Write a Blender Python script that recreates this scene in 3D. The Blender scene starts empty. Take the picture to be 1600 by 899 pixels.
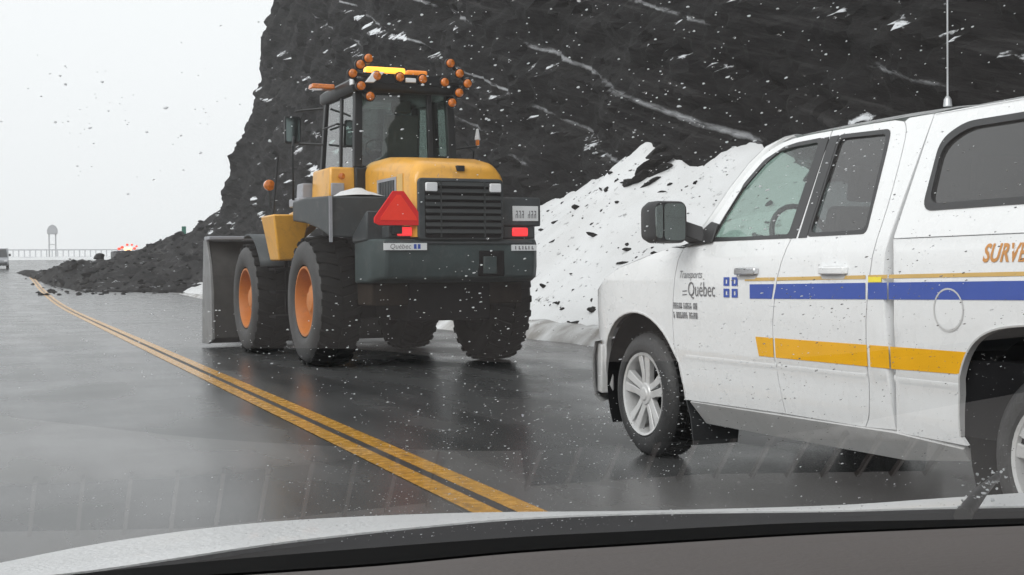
import bpy, bmesh, math, random
import numpy as np
from mathutils import Vector, Matrix, noise
from mathutils.geometry import delaunay_2d_cdt

random.seed(7)
S = bpy.context.scene
COL = S.collection
R = math.radians

# ------------------------------------------------------------------ camera
F_PX = 2050.0
YAW, PITCH, ROLL = R(21.3), -math.atan(21.5 / F_PX), math.atan(-0.01)
EYE = Vector((0, 0, 1.2))
fwd = Vector((math.sin(YAW) * math.cos(PITCH), math.cos(YAW) * math.cos(PITCH), math.sin(PITCH)))
r0 = Vector((math.cos(YAW), -math.sin(YAW), 0))
u0 = r0.cross(fwd)
rgt = r0 * math.cos(ROLL) + u0 * math.sin(ROLL)
upv = rgt.cross(fwd)
cd = bpy.data.cameras.new('camera')
cam = bpy.data.objects.new('camera', cd)
COL.objects.link(cam)
cd.sensor_width = 36.0
cd.lens = 36.0 * F_PX / 1600.0
cd.clip_start = 0.02
cd.clip_end = 4000
cam.matrix_world = Matrix(((rgt.x, upv.x, -fwd.x, EYE.x), (rgt.y, upv.y, -fwd.y, EYE.y), (rgt.z, upv.z, -fwd.z, EYE.z), (0, 0, 0, 1)))
S.camera = cam

# ------------------------------------------------------------------ sky, sun, exposure (snowy overcast)
SUN_EL, SUN_ROT = R(36), R(245)
W = bpy.data.worlds.new('World')
S.world = W
W.use_nodes = True
nt = W.node_tree
nt.nodes.clear()
sky = nt.nodes.new('ShaderNodeTexSky')
sky.sky_type = 'NISHITA'
sky.sun_disc = False
sky.sun_elevation = SUN_EL
sky.sun_rotation = SUN_ROT
sky.air_density = 1.0
sky.dust_density = 3.0
hs = nt.nodes.new('ShaderNodeHueSaturation')
hs.inputs['Saturation'].default_value = 0.12
mx = nt.nodes.new('ShaderNodeMix')
mx.data_type = 'RGBA'
mx.inputs[0].default_value = 0.9
mx.inputs[7].default_value = (8.35, 8.5, 8.65, 1)          # the even cloud deck
bg = nt.nodes.new('ShaderNodeBackground')
bg.inputs['Strength'].default_value = 0.1
wo = nt.nodes.new('ShaderNodeOutputWorld')
nt.links.new(sky.outputs[0], hs.inputs['Color'])
nt.links.new(hs.outputs[0], mx.inputs[6])
nt.links.new(mx.outputs[2], bg.inputs['Color'])
nt.links.new(bg.outputs[0], wo.inputs['Surface'])

sd = bpy.data.lights.new('sun', 'SUN')
sd.energy = 1.5
sd.angle = R(40)
sd.color = (1.0, 0.98, 0.95)
so = bpy.data.objects.new('sun', sd)
COL.objects.link(so)
# sun_rotation is measured clockwise from +Y seen from above
sdir = Vector((math.sin(SUN_ROT) * math.cos(SUN_EL), math.cos(SUN_ROT) * math.cos(SUN_EL), math.sin(SUN_EL)))
so.rotation_euler = (-sdir).to_track_quat('-Z', 'Y').to_euler()
so.location = (0, 0, 60)

S.view_settings.view_transform = 'Standard'
S.view_settings.look = 'None'
S.view_settings.exposure = 0.5
S.view_settings.gamma = 1.0
S.view_settings.use_curve_mapping = False
S.render.engine = 'CYCLES'
S.cycles.max_bounces = 10
S.cycles.transmission_bounces = 8
S.cycles.transparent_max_bounces = 16
S.cycles.glossy_bounces = 4
S.cycles.diffuse_bounces = 3
S.cycles.caustics_refractive = False
S.cycles.caustics_reflective = False

# ------------------------------------------------------------------ materials
MATS = {}
def mat(name, color, rough=0.5, metal=0.0, vary=0.12, scale=6.0, bump=0.0, bscale=30.0, rvary=0.1, coat=0.0, spec=0.5, emit=None, estr=0.0, dirt=None, dscale=8.0, damt=0.0, ior=1.5):
    """a plain procedural material: noise-varied colour and gloss, optional dirt specks and fine relief"""
    m = bpy.data.materials.new(name)
    m.use_nodes = True
    t = m.node_tree
    b = t.nodes['Principled BSDF']
    tc = t.nodes.new('ShaderNodeTexCoord')
    n = t.nodes.new('ShaderNodeTexNoise')
    n.inputs['Scale'].default_value = scale
    n.inputs['Detail'].default_value = 6
    t.links.new(tc.outputs['Object'], n.inputs['Vector'])
    cr = t.nodes.new('ShaderNodeValToRGB')
    c = color
    cr.color_ramp.elements[0].position = 0.3
    cr.color_ramp.elements[1].position = 0.7
    cr.color_ramp.elements[0].color = (c[0] * (1 - vary), c[1] * (1 - vary), c[2] * (1 - vary), 1)
    cr.color_ramp.elements[1].color = (min(1, c[0] * (1 + vary)), min(1, c[1] * (1 + vary)), min(1, c[2] * (1 + vary)), 1)
    t.links.new(n.outputs[0], cr.inputs[0])
    last = cr.outputs[0]
    if dirt:
        n2 = t.nodes.new('ShaderNodeTexNoise')
        n2.inputs['Scale'].default_value = dscale
        n2.inputs['Detail'].default_value = 10
        n2.inputs['Roughness'].default_value = 0.75
        t.links.new(tc.outputs['Object'], n2.inputs['Vector'])
        r2 = t.nodes.new('ShaderNodeValToRGB')
        r2.color_ramp.elements[0].position = 0.52
        r2.color_ramp.elements[1].position = 0.72
        r2.color_ramp.elements[1].color = (damt, damt, damt, 1)
        r2.color_ramp.elements[0].color = (0, 0, 0, 1)
        t.links.new(n2.outputs[0], r2.inputs[0])
        mm = t.nodes.new('ShaderNodeMix')
        mm.data_type = 'RGBA'
        mm.inputs[7].default_value = (*dirt, 1)
        t.links.new(r2.outputs[0], mm.inputs[0])
        t.links.new(last, mm.inputs[6])
        last = mm.outputs[2]
    t.links.new(last, b.inputs['Base Color'])
    mr = t.nodes.new('ShaderNodeMapRange')
    mr.inputs[3].default_value = max(0.02, rough - rvary)
    mr.inputs[4].default_value = min(1, rough + rvary)
    t.links.new(n.outputs[0], mr.inputs[0])
    t.links.new(mr.outputs[0], b.inputs['Roughness'])
    b.inputs['Metallic'].default_value = metal
    b.inputs['IOR'].default_value = ior
    b.inputs['Coat Weight'].default_value = coat
    b.inputs['Coat Roughness'].default_value = 0.08
    b.inputs['Specular IOR Level'].default_value = spec
    if emit:
        b.inputs['Emission Color'].default_value = (*emit, 1)
        b.inputs['Emission Strength'].default_value = estr
    if bump:
        n3 = t.nodes.new('ShaderNodeTexNoise')
        n3.inputs['Scale'].default_value = bscale
        n3.inputs['Detail'].default_value = 8
        t.links.new(tc.outputs['Object'], n3.inputs['Vector'])
        bp = t.nodes.new('ShaderNodeBump')
        bp.inputs['Strength'].default_value = bump
        bp.inputs['Distance'].default_value = 0.02
        t.links.new(n3.outputs[0], bp.inputs['Height'])
        t.links.new(bp.outputs[0], b.inputs['Normal'])
    MATS[name] = m
    return m

def glass(name, tint=(1, 1, 1), refl=1.0, rough=0.0, haze=0.0):
    """thin pane: see-through tint with a Fresnel reflection"""
    m = bpy.data.materials.new(name)
    m.use_nodes = True
    t = m.node_tree
    t.nodes.clear()
    o = t.nodes.new('ShaderNodeOutputMaterial')
    tr = t.nodes.new('ShaderNodeBsdfTransparent')
    tr.inputs[0].default_value = (*tint, 1)
    gl = t.nodes.new('ShaderNodeBsdfGlossy')
    gl.inputs['Roughness'].default_value = rough
    gl.inputs[0].default_value = (refl, refl, refl, 1)
    fr = t.nodes.new('ShaderNodeFresnel')
    gb = t.nodes.new('ShaderNodeNewGeometry')      # a thin pane reflects alike from both faces
    io = t.nodes.new('ShaderNodeMapRange')
    io.inputs[3].default_value = 1.5
    io.inputs[4].default_value = 1 / 1.5
    t.links.new(gb.outputs['Backfacing'], io.inputs[0])
    t.links.new(io.outputs[0], fr.inputs[0])
    mxs = t.nodes.new('ShaderNodeMixShader')
    q1 = t.nodes.new('ShaderNodeMath')             # two faces: 2F / (1 + F)
    q1.operation = 'ADD'
    q1.inputs[1].default_value = 1.0
    q2 = t.nodes.new('ShaderNodeMath')
    q2.operation = 'MULTIPLY'
    q2.inputs[1].default_value = 2.0
    q3 = t.nodes.new('ShaderNodeMath')
    q3.operation = 'DIVIDE'
    t.links.new(fr.outputs[0], q1.inputs[0])
    t.links.new(fr.outputs[0], q2.inputs[0])
    t.links.new(q2.outputs[0], q3.inputs[0])
    t.links.new(q1.outputs[0], q3.inputs[1])
    t.links.new(q3.outputs[0], mxs.inputs[0])
    last = tr.outputs[0]
    if haze:
        df = t.nodes.new('ShaderNodeBsdfDiffuse')
        df.inputs[0].default_value = (0.5, 0.5, 0.5, 1)
        m2 = t.nodes.new('ShaderNodeMixShader')
        m2.inputs[0].default_value = haze
        t.links.new(tr.outputs[0], m2.inputs[1])
        t.links.new(df.outputs[0], m2.inputs[2])
        last = m2.outputs[0]
    t.links.new(last, mxs.inputs[1])
    t.links.new(gl.outputs[0], mxs.inputs[2])
    t.links.new(mxs.outputs[0], o.inputs[0])
    MATS[name] = m
    return m

# ------------------------------------------------------------------ mesh helpers
class MB:
    """collects shapes in one bmesh; build() links it as ONE mesh object"""
    def __init__(s):
        s.bm = bmesh.new()
    def poly(s, pts):
        vs = [s.bm.verts.new(p) for p in pts]
        return s.bm.faces.new(vs)
    def hexa(s, p):
        v = [s.bm.verts.new(q) for q in p]          # 0-3 bottom loop, 4-7 top loop
        for f in ((3, 2, 1, 0), (4, 5, 6, 7), (0, 1, 5, 4), (1, 2, 6, 5), (2, 3, 7, 6), (3, 0, 4, 7)):
            s.bm.faces.new([v[i] for i in f])
        return s
    def box(s, x0, x1, y0, y1, z0, z1, tap=0.0):
        a = tap
        return s.hexa([(x0, y0, z0), (x1, y0, z0), (x1, y1, z0), (x0, y1, z0),
                       (x0 + a, y0 + a, z1), (x1 - a, y0 + a, z1), (x1 - a, y1 - a, z1), (x0 + a, y1 - a, z1)])
    def prism(s, prof, axis, a0, a1):
        """extrude a 2-D outline along an axis ('x','y','z')"""
        def P(u, v, a):
            return {'x': (a, u, v), 'y': (u, a, v), 'z': (u, v, a)}[axis]
        b = [s.bm.verts.new(P(u, v, a0)) for u, v in prof]
        t = [s.bm.verts.new(P(u, v, a1)) for u, v in prof]
        n = len(prof)
        s.bm.faces.new(list(reversed(b)))
        s.bm.faces.new(t)
        for i in range(n):
            s.bm.faces.new((b[i], b[(i + 1) % n], t[(i + 1) % n], t[i]))
        return s
    def loft(s, rings, closed=True, caps=True):
        rv = [[s.bm.verts.new(p) for p in r] for r in rings]
        n = len(rv[0])
        m = n if closed else n - 1
        for a, b in zip(rv, rv[1:]):
            for i in range(m):
                s.bm.faces.new((a[i], a[(i + 1) % n], b[(i + 1) % n], b[i]))
        if caps and closed:
            s.bm.faces.new(list(reversed(rv[0])))
            s.bm.faces.new(rv[-1])
        return s
    def tube(s, pts, r, n=8, caps=True):
        pts = [Vector(p) for p in pts]
        rs = r if isinstance(r, (list, tuple)) else [r] * len(pts)
        rings = []
        for i, p in enumerate(pts):
            d = (pts[min(i + 1, len(pts) - 1)] - pts[max(i - 1, 0)]).normalized()
            a = d.cross(Vector((0, 0, 1)))
            if a.length < 0.05:
                a = d.cross(Vector((1, 0, 0)))
            a.normalize()
            b = d.cross(a)
            rings.append([p + (a * math.cos(k * 2 * math.pi / n) + b * math.sin(k * 2 * math.pi / n)) * rs[i] for k in range(n)])
        return s.loft(rings, True, caps)
    def lathe(s, prof, c, axis='y', n=32, closed=True):
        """revolve (axial, radius) pairs about an axis through c"""
        rings = []
        for a, r in prof:
            ring = []
            for k in range(n):
                t = 2 * math.pi * k / n
                u, v = r * math.cos(t), r * math.sin(t)
                ring.append({'y': (c[0] + u, c[1] + a, c[2] + v), 'x': (c[0] + a, c[1] + u, c[2] + v), 'z': (c[0] + u, c[1] + v, c[2] + a)}[axis])
            rings.append(ring)
        return s.loft(rings, True, closed)
    def grid(s, rows):
        rv = [[s.bm.verts.new(p) for p in r] for r in rows]
        for a, b in zip(rv, rv[1:]):
            for i in range(len(a) - 1):
                s.bm.faces.new((a[i], a[i + 1], b[i + 1], b[i]))
        return s
    def mesh(s, name, smooth=None):
        bmesh.ops.recalc_face_normals(s.bm, faces=s.bm.faces)
        me = bpy.data.meshes.new(name)
        s.bm.to_mesh(me)
        s.bm.free()
        if smooth is not None:
            me.shade_smooth()
            me.set_sharp_from_angle(angle=R(smooth))
        return me
    def build(s, name, m, parent=None, bevel=0.0, smooth=40, seg=2, solid=0.0, offset=-1):
        me = s.mesh(name, smooth)
        return obj(name, me, m, parent, bevel, seg, solid, offset)

def obj(name, me, m, parent=None, bevel=0.0, seg=2, solid=0.0, offset=-1):
    o = bpy.data.objects.new(name, me)
    COL.objects.link(o)
    if isinstance(m, str):
        m = MATS[m]
    me.materials.append(m)
    if parent is not None:
        o.parent = parent
    if solid:
        md = o.modifiers.new('thickness', 'SOLIDIFY')
        md.thickness = solid
        md.offset = offset
    if bevel:
        md = o.modifiers.new('bevel', 'BEVEL')
        md.width = bevel
        md.segments = seg
        md.limit_method = 'ANGLE'
        md.angle_limit = R(38)
        md.harden_normals = False
    return o

def tag(o, label=None, cat=None, group=None, kind=None):
    for k, v in (('label', label), ('category', cat), ('group', group), ('kind', kind)):
        if v:
            o[k] = v
    return o

def thing(name, label, cat, loc=(0, 0, 0), rz=0.0, group=None):
    o = bpy.data.objects.new(name, None)
    COL.objects.link(o)
    o.location = loc
    o.rotation_euler = (0, 0, rz)
    o.empty_display_size = 0.3
    return tag(o, label, cat, group)

def copy_tree(o, parent=None, mirror=None):
    c = o.copy()
    COL.objects.link(c)
    if parent is not None:
        c.parent = parent
    for ch in list(o.children):
        copy_tree(ch, c)
    return c

def text_mesh(txt, size, shear=0.0, bold=0.0, space=1.0):
    cu = bpy.data.curves.new('lettering', 'FONT')
    cu.body = txt
    cu.size = size
    cu.shear = shear
    cu.offset = bold
    cu.space_character = space
    cu.resolution_u = 3
    o = bpy.data.objects.new('lettering', cu)
    COL.objects.link(o)
    bpy.context.view_layer.update()
    dg = bpy.context.evaluated_depsgraph_get()
    me = bpy.data.meshes.new_from_object(o.evaluated_get(dg))
    bpy.data.objects.remove(o)
    me.materials.clear()
    return me

def fbm(v, o=4, h=0.9):
    return noise.fractal(v, h, 2.0, o)
# ------------------------------------------------------------------ the materials
mat('white_paint', (0.82, 0.83, 0.84), 0.28, vary=0.015, coat=0.6, dirt=(0.5, 0.49, 0.47), dscale=30, damt=0.12)
mat('greyed_white', (0.58, 0.58, 0.58), 0.4, vary=0.05, dirt=(0.35, 0.34, 0.33), dscale=9, damt=0.35)  # white paint greyed for the shading along the sill, with random dirt
mat('black_plastic', (0.022, 0.023, 0.025), 0.5, vary=0.15, bump=0.15, bscale=90)
mat('black_trim', (0.03, 0.031, 0.033), 0.32, vary=0.1)
mat('under_black', (0.010, 0.010, 0.011), 0.85, vary=0.2, ior=1.15)
mat('tyre_rubber', (0.032, 0.032, 0.033), 0.55, vary=0.2, scale=14, bump=0.25, bscale=60, dirt=(0.10, 0.10, 0.10), dscale=5, damt=0.5)
mat('tread_rubber', (0.012, 0.012, 0.012), 0.75, vary=0.25, scale=14, bump=0.25, bscale=60, ior=1.2)
mat('ice_grey', (0.42, 0.44, 0.45), 0.4, vary=0.3, scale=90)
mat('rim_silver', (0.66, 0.66, 0.66), 0.34, 0.3, vary=0.06, dirt=(0.3, 0.3, 0.3), dscale=18, damt=0.4)
mat('chrome', (0.7, 0.7, 0.71), 0.16, 1.0, vary=0.03)
mat('decal_blue', (0.045, 0.095, 0.40), 0.4, vary=0.04, spec=0.25)
mat('decal_orange', (0.86, 0.44, 0.012), 0.4, vary=0.04, spec=0.2)
mat('decal_ochre', (0.62, 0.40, 0.12), 0.4, vary=0.05)
mat('decal_yellow', (0.9, 0.75, 0.05), 0.4, vary=0.05)
mat('decal_grey', (0.17, 0.17, 0.18), 0.5, vary=0.1)
mat('decal_white', (0.75, 0.76, 0.77), 0.4, vary=0.04)
mat('decal_rust', (0.60, 0.27, 0.07), 0.4, vary=0.06)
mat('seat_cloth', (0.10, 0.10, 0.105), 0.9, vary=0.15)
mat('cabin_grey', (0.07, 0.072, 0.075), 0.8, vary=0.15)
mat('mirror_face', (0.50, 0.56, 0.54), 0.04, 1.0, vary=0.02, rvary=0.01)
mat('lamp_red', (0.55, 0.015, 0.02), 0.25, vary=0.1)
mat('lamp_lit_red', (0.7, 0.02, 0.02), 0.25, vary=0.1, emit=(1.0, 0.05, 0.06), estr=0.7)
mat('lamp_clear', (0.75, 0.76, 0.78), 0.15, vary=0.06, spec=0.8)
mat('lamp_amber', (0.42, 0.11, 0.008), 0.15, vary=0.5, scale=22, coat=0.6, emit=(1.0, 0.30, 0.02), estr=0.06)
mat('lamp_dim_amber', (0.6, 0.2, 0.03), 0.3, vary=0.2, emit=(1.0, 0.30, 0.04), estr=0.35)
mat('lamp_lit_amber', (0.9, 0.4, 0.03), 0.3, vary=0.05, emit=(1.0, 0.42, 0.05), estr=1.5)
mat('antenna_steel', (0.45, 0.46, 0.47), 0.35, 0.6)
glass('window_clear', (0.62, 0.74, 0.69), refl=0.9)
glass('window_privacy', (0.16, 0.17, 0.18), refl=1.0, rough=0.03, haze=0.05)
glass('loader_glass', (0.60, 0.70, 0.66), refl=0.9)
glass('windshield_glass', (0.97, 0.985, 0.98), refl=0.82)

mat('loader_yellow', (0.72, 0.36, 0.045), 0.36, vary=0.06, coat=0.25, dirt=(0.30, 0.17, 0.06), dscale=5, damt=0.7)
mat('loader_grey', (0.045, 0.052, 0.056), 0.5, spec=0.3, vary=0.15, scale=4, dirt=(0.12, 0.12, 0.12), dscale=6, damt=0.5)
mat('counterweight_green', (0.035, 0.050, 0.051), 0.5, spec=0.3, vary=0.18, scale=4, dirt=(0.10, 0.105, 0.105), dscale=5, damt=0.5)
mat('loader_lightgrey', (0.30, 0.31, 0.34), 0.45, vary=0.12, dirt=(0.16, 0.15, 0.14), dscale=6, damt=0.6)
mat('grille_black', (0.022, 0.026, 0.027), 0.5, vary=0.2)
mat('cab_black', (0.014, 0.016, 0.018), 0.4, spec=0.3, vary=0.15)
mat('loader_mirror', (0.12, 0.15, 0.145), 0.06, 1.0, vary=0.02)
mat('rim_orange', (0.50, 0.165, 0.028), 0.45, vary=0.1, dirt=(0.2, 0.09, 0.03), dscale=6, damt=0.6)
mat('mud_brown', (0.024, 0.018, 0.014), 0.85, vary=0.3, ior=1.15)
mat('bucket_dark', (0.045, 0.044, 0.043), 0.6, 0.1, vary=0.3, scale=3, dirt=(0.09, 0.085, 0.08), dscale=4, damt=0.5, ior=1.3)
mat('bucket_steel', (0.20, 0.205, 0.21), 0.42, 0.2, vary=0.25, scale=3, dirt=(0.06, 0.055, 0.05), dscale=4, damt=0.7)
mat('smv_orange', (0.95, 0.055, 0.03), 0.5, vary=0.04, spec=0.15)
mat('smv_red', (0.72, 0.025, 0.025), 0.5, vary=0.05, spec=0.15)

def rock_mat(name, snow=True, c0=(0.0035, 0.0035, 0.004), c1=(0.024, 0.0235, 0.0235), ledges=()):
    m = bpy.data.materials.new(name)
    m.use_nodes = True
    t = m.node_tree
    N, L = t.nodes.new, t.links.new
    b = t.nodes['Principled BSDF']
    geo = N('ShaderNodeNewGeometry')
    mp = N('ShaderNodeMapping')                 # bedding dips along the face
    mp.vector_type = 'TEXTURE'
    mp.inputs['Rotation'].default_value = (R(16.7), 0, 0)
    mp.inputs['Scale'].default_value = (1.4, 3.0, 0.5)
    L(geo.outputs['Position'], mp.inputs[0])
    n1 = N('ShaderNodeTexNoise')
    n1.inputs['Scale'].default_value = 0.9
    n1.inputs['Detail'].default_value = 12
    n1.inputs['Roughness'].default_value = 0.68
    L(mp.outputs[0], n1.inputs['Vector'])
    n2 = N('ShaderNodeTexNoise')
    n2.inputs['Scale'].default_value = 5.5
    n2.inputs['Detail'].default_value = 9
    n2.inputs['Roughness'].default_value = 0.7
    L(mp.outputs[0], n2.inputs['Vector'])
    ad = N('ShaderNodeMath')
    ad.operation = 'MULTIPLY_ADD'
    ad.inputs[1].default_value = 0.45
    L(n2.outputs[0], ad.inputs[0])
    ml = N('ShaderNodeMath')
    ml.operation = 'MULTIPLY'
    ml.inputs[1].default_value = 0.55
    L(n1.outputs[0], ml.inputs[0])
    L(ml.outputs[0], ad.inputs[2])
    cr = N('ShaderNodeValToRGB')
    cr.color_ramp.elements[0].position = 0.40
    cr.color_ramp.elements[1].position = 0.70
    cr.color_ramp.elements[0].color = (*c0, 1)
    cr.color_ramp.elements[1].color = (*c1, 1)
    L(ad.outputs[0], cr.inputs[0])
    st = N('ShaderNodeMapping')                 # thin pale seams drawn out along the bedding
    st.vector_type = 'TEXTURE'
    st.inputs['Rotation'].default_value = (R(16.7), 0, 0)
    st.inputs['Scale'].default_value = (1.0, 6.0, 0.16)
    L(geo.outputs['Position'], st.inputs[0])
    n4 = N('ShaderNodeTexNoise')
    n4.inputs['Scale'].default_value = 1.0
    n4.inputs['Detail'].default_value = 7
    n4.inputs['Roughness'].default_value = 0.6
    L(st.outputs[0], n4.inputs['Vector'])
    m4 = N('ShaderNodeMapRange')
    m4.inputs[1].default_value = 0.56
    m4.inputs[2].default_value = 0.74
    m4.inputs[4].default_value = 0.75
    L(n4.outputs[0], m4.inputs[0])
    x4 = N('ShaderNodeMix')
    x4.data_type = 'RGBA'
    x4.inputs[7].default_value = (c1[0] * 2.4, c1[1] * 2.4, c1[2] * 2.4, 1)
    L(m4.outputs[0], x4.inputs[0])
    L(cr.outputs[0], x4.inputs[6])
    col = x4.outputs[2]
    b.inputs['Roughness'].default_value = 0.7
    b.inputs['Specular IOR Level'].default_value = 0.4
    b.inputs['IOR'].default_value = 1.2
    vo = N('ShaderNodeTexVoronoi')
    vo.feature = 'DISTANCE_TO_EDGE'
    vo.inputs['Scale'].default_value = 2.2
    wv = N('ShaderNodeMixRGB')
    wv.inputs[0].default_value = 0.12
    L(mp.outputs[0], wv.inputs[1])
    L(n2.outputs[1], wv.inputs[2])
    L(wv.outputs[0], vo.inputs['Vector'])
    if snow:
        sep = N('ShaderNodeSeparateXYZ')
        L(geo.outputs['Normal'], sep.inputs[0])
        ns = N('ShaderNodeTexNoise')
        ns.inputs['Scale'].default_value = 1.7
        ns.inputs['Detail'].default_value = 9
        ns.inputs['Roughness'].default_value = 0.7
        L(geo.outputs['Position'], ns.inputs['Vector'])
        a1 = N('ShaderNodeMath')
        a1.operation = 'MULTIPLY_ADD'
        a1.inputs[1].default_value = 0.9
        L(ns.outputs[0], a1.inputs[0])
        L(sep.outputs[2], a1.inputs[2])
        rp = N('ShaderNodeValToRGB')
        rp.color_ramp.elements[0].position = 0.0
        rp.color_ramp.elements[1].position = 1.0
        mr = N('ShaderNodeMapRange')
        mr.inputs[1].default_value = snow
        mr.inputs[2].default_value = snow + 0.06
        fy = N('ShaderNodeMapRange')            # more snow was driven onto the windward far end
        fy.inputs[1].default_value = 38
        fy.inputs[2].default_value = 58
        fy.inputs[4].default_value = 0.145
        spy = N('ShaderNodeSeparateXYZ')
        L(geo.outputs['Position'], spy.inputs[0])
        L(spy.outputs[1], fy.inputs[0])
        a2 = N('ShaderNodeMath')
        L(a1.outputs[0], a2.inputs[0])
        L(fy.outputs[0], a2.inputs[1])
        L(a2.outputs[0], mr.inputs[0])
        fac = mr.outputs[0]
        sp = N('ShaderNodeSeparateXYZ')
        L(geo.outputs['Position'], sp.inputs[0])
        for s0, wd, thr in ledges:                # snow caught in a bedding joint: z - 0.30 y = s0
            q = N('ShaderNodeMath')
            q.operation = 'MULTIPLY_ADD'
            q.inputs[1].default_value = -0.30
            L(sp.outputs[1], q.inputs[0])
            L(sp.outputs[2], q.inputs[2])
            q1 = N('ShaderNodeMath')
            q1.operation = 'MULTIPLY_ADD'
            q1.inputs[1].default_value = 0.16
            L(ns.outputs[0], q1.inputs[0])
            L(q.outputs[0], q1.inputs[2])
            d = N('ShaderNodeMath')
            d.operation = 'SUBTRACT'
            d.inputs[1].default_value = s0 + 0.08
            L(q1.outputs[0], d.inputs[0])
            ab = N('ShaderNodeMath')
            ab.operation = 'ABSOLUTE'
            L(d.outputs[0], ab.inputs[0])
            m1 = N('ShaderNodeMapRange')
            m1.inputs[1].default_value = wd
            m1.inputs[2].default_value = wd * 0.3
            L(ab.outputs[0], m1.inputs[0])
            m2 = N('ShaderNodeMapRange')
            m2.inputs[1].default_value = thr
            m2.inputs[2].default_value = thr + 0.12
            L(n1.outputs[0], m2.inputs[0])
            mu = N('ShaderNodeMath')
            mu.operation = 'MULTIPLY'
            L(m1.outputs[0], mu.inputs[0])
            L(m2.outputs[0], mu.inputs[1])
            mu2 = N('ShaderNodeMath')
            mu2.operation = 'MULTIPLY'
            mu2.inputs[1].default_value = 0.5
            L(mu.outputs[0], mu2.inputs[0])
            mxx = N('ShaderNodeMath')
            mxx.operation = 'MAXIMUM'
            L(fac, mxx.inputs[0])
            L(mu2.outputs[0], mxx.inputs[1])
            fac = mxx.outputs[0]
        mx = N('ShaderNodeMix')
        mx.data_type = 'RGBA'
        mx.inputs[7].default_value = (0.74, 0.76, 0.79, 1)
        L(fac, mx.inputs[0])
        L(col, mx.inputs[6])
        col = mx.outputs[2]
    L(col, b.inputs['Base Color'])
    b1 = N('ShaderNodeBump')
    b1.inputs['Strength'].default_value = 1.0
    b1.inputs['Distance'].default_value = 0.25
    L(ad.outputs[0], b1.inputs['Height'])
    b2 = N('ShaderNodeBump')
    b2.inputs['Strength'].default_value = 0.5
    b2.inputs['Distance'].default_value = 0.12
    L(vo.outputs[0], b2.inputs['Height'])
    L(b1.outputs[0], b2.inputs['Normal'])
    L(b2.outputs[0], b.inputs['Normal'])
    MATS[name] = m
    return m

rock_mat('cliff_rock', snow=1.30, ledges=((-3.02, 0.09, 0.47), (-4.65, 0.06, 0.49), (-0.9, 0.06, 0.52), (-6.2, 0.06, 0.50), (1.6, 0.07, 0.54)))
rock_mat('rubble_rock', snow=1.66, c0=(0.008, 0.008, 0.009), c1=(0.042, 0.041, 0.041))
rock_mat('stone', snow=1.62, c0=(0.010, 0.010, 0.011), c1=(0.04, 0.039, 0.038))

def snow_mat(name, dirty=0.0, thr=0.62):
    m = bpy.data.materials.new(name)
    m.use_nodes = True
    t = m.node_tree
    N, L = t.nodes.new, t.links.new
    b = t.nodes['Principled BSDF']
    geo = N('ShaderNodeNewGeometry')
    n1 = N('ShaderNodeTexNoise')
    n1.inputs['Scale'].default_value = 3.2
    n1.inputs['Detail'].default_value = 10
    n1.inputs['Roughness'].default_value = 0.72
    L(geo.outputs['Position'], n1.inputs['Vector'])
    cr = N('ShaderNodeValToRGB')
    cr.color_ramp.elements[0].position = thr
    cr.color_ramp.elements[1].position = thr + 0.05
    cr.color_ramp.elements[0].color = (0.66, 0.67, 0.68, 1)
    cr.color_ramp.elements[1].color = (0.05, 0.05, 0.05, 1)
    L(n1.outputs[0], cr.inputs[0])
    nl = N('ShaderNodeTexNoise')
    nl.inputs['Scale'].default_value = 0.9
    nl.inputs['Detail'].default_value = 6
    L(geo.outputs['Position'], nl.inputs['Vector'])
    ml = N('ShaderNodeMapRange')
    ml.inputs[1].default_value = 0.35
    ml.inputs[2].default_value = 0.7
    ml.inputs[4].default_value = 0.45
    L(nl.outputs[0], ml.inputs[0])
    xl = N('ShaderNodeMix')
    xl.data_type = 'RGBA'
    xl.inputs[7].default_value = (0.50, 0.50, 0.50, 1)
    L(ml.outputs[0], xl.inputs[0])
    L(cr.outputs[0], xl.inputs[6])
    col = xl.outputs[2]
    if dirty:
        n2 = N('ShaderNodeTexNoise')
        n2.inputs['Scale'].default_value = 1.4
        n2.inputs['Detail'].default_value = 8
        L(geo.outputs['Position'], n2.inputs['Vector'])
        mr = N('ShaderNodeMapRange')
        mr.inputs[1].default_value = 0.35
        mr.inputs[2].default_value = 0.65
        mr.inputs[4].default_value = dirty
        L(n2.outputs[0], mr.inputs[0])
        mx = N('ShaderNodeMix')
        mx.data_type = 'RGBA'
        mx.inputs[7].default_value = (0.20, 0.185, 0.165, 1)
        L(mr.outputs[0], mx.inputs[0])
        L(col, mx.inputs[6])
        col = mx.outputs[2]
    L(col, b.inputs['Base Color'])
    b.inputs['Roughness'].default_value = 0.8
    bp = N('ShaderNodeBump')
    bp.inputs['Strength'].default_value = 0.5
    bp.inputs['Distance'].default_value = 0.06
    L(n1.outputs[0], bp.inputs['Height'])
    L(bp.outputs[0], b.inputs['Normal'])
    MATS[name] = m
    return m
snow_mat('snow', thr=0.60)
snow_mat('dirty_snow', 0.9, 0.66)
snow_mat('clean_snow', 0.0, 0.95)

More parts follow.
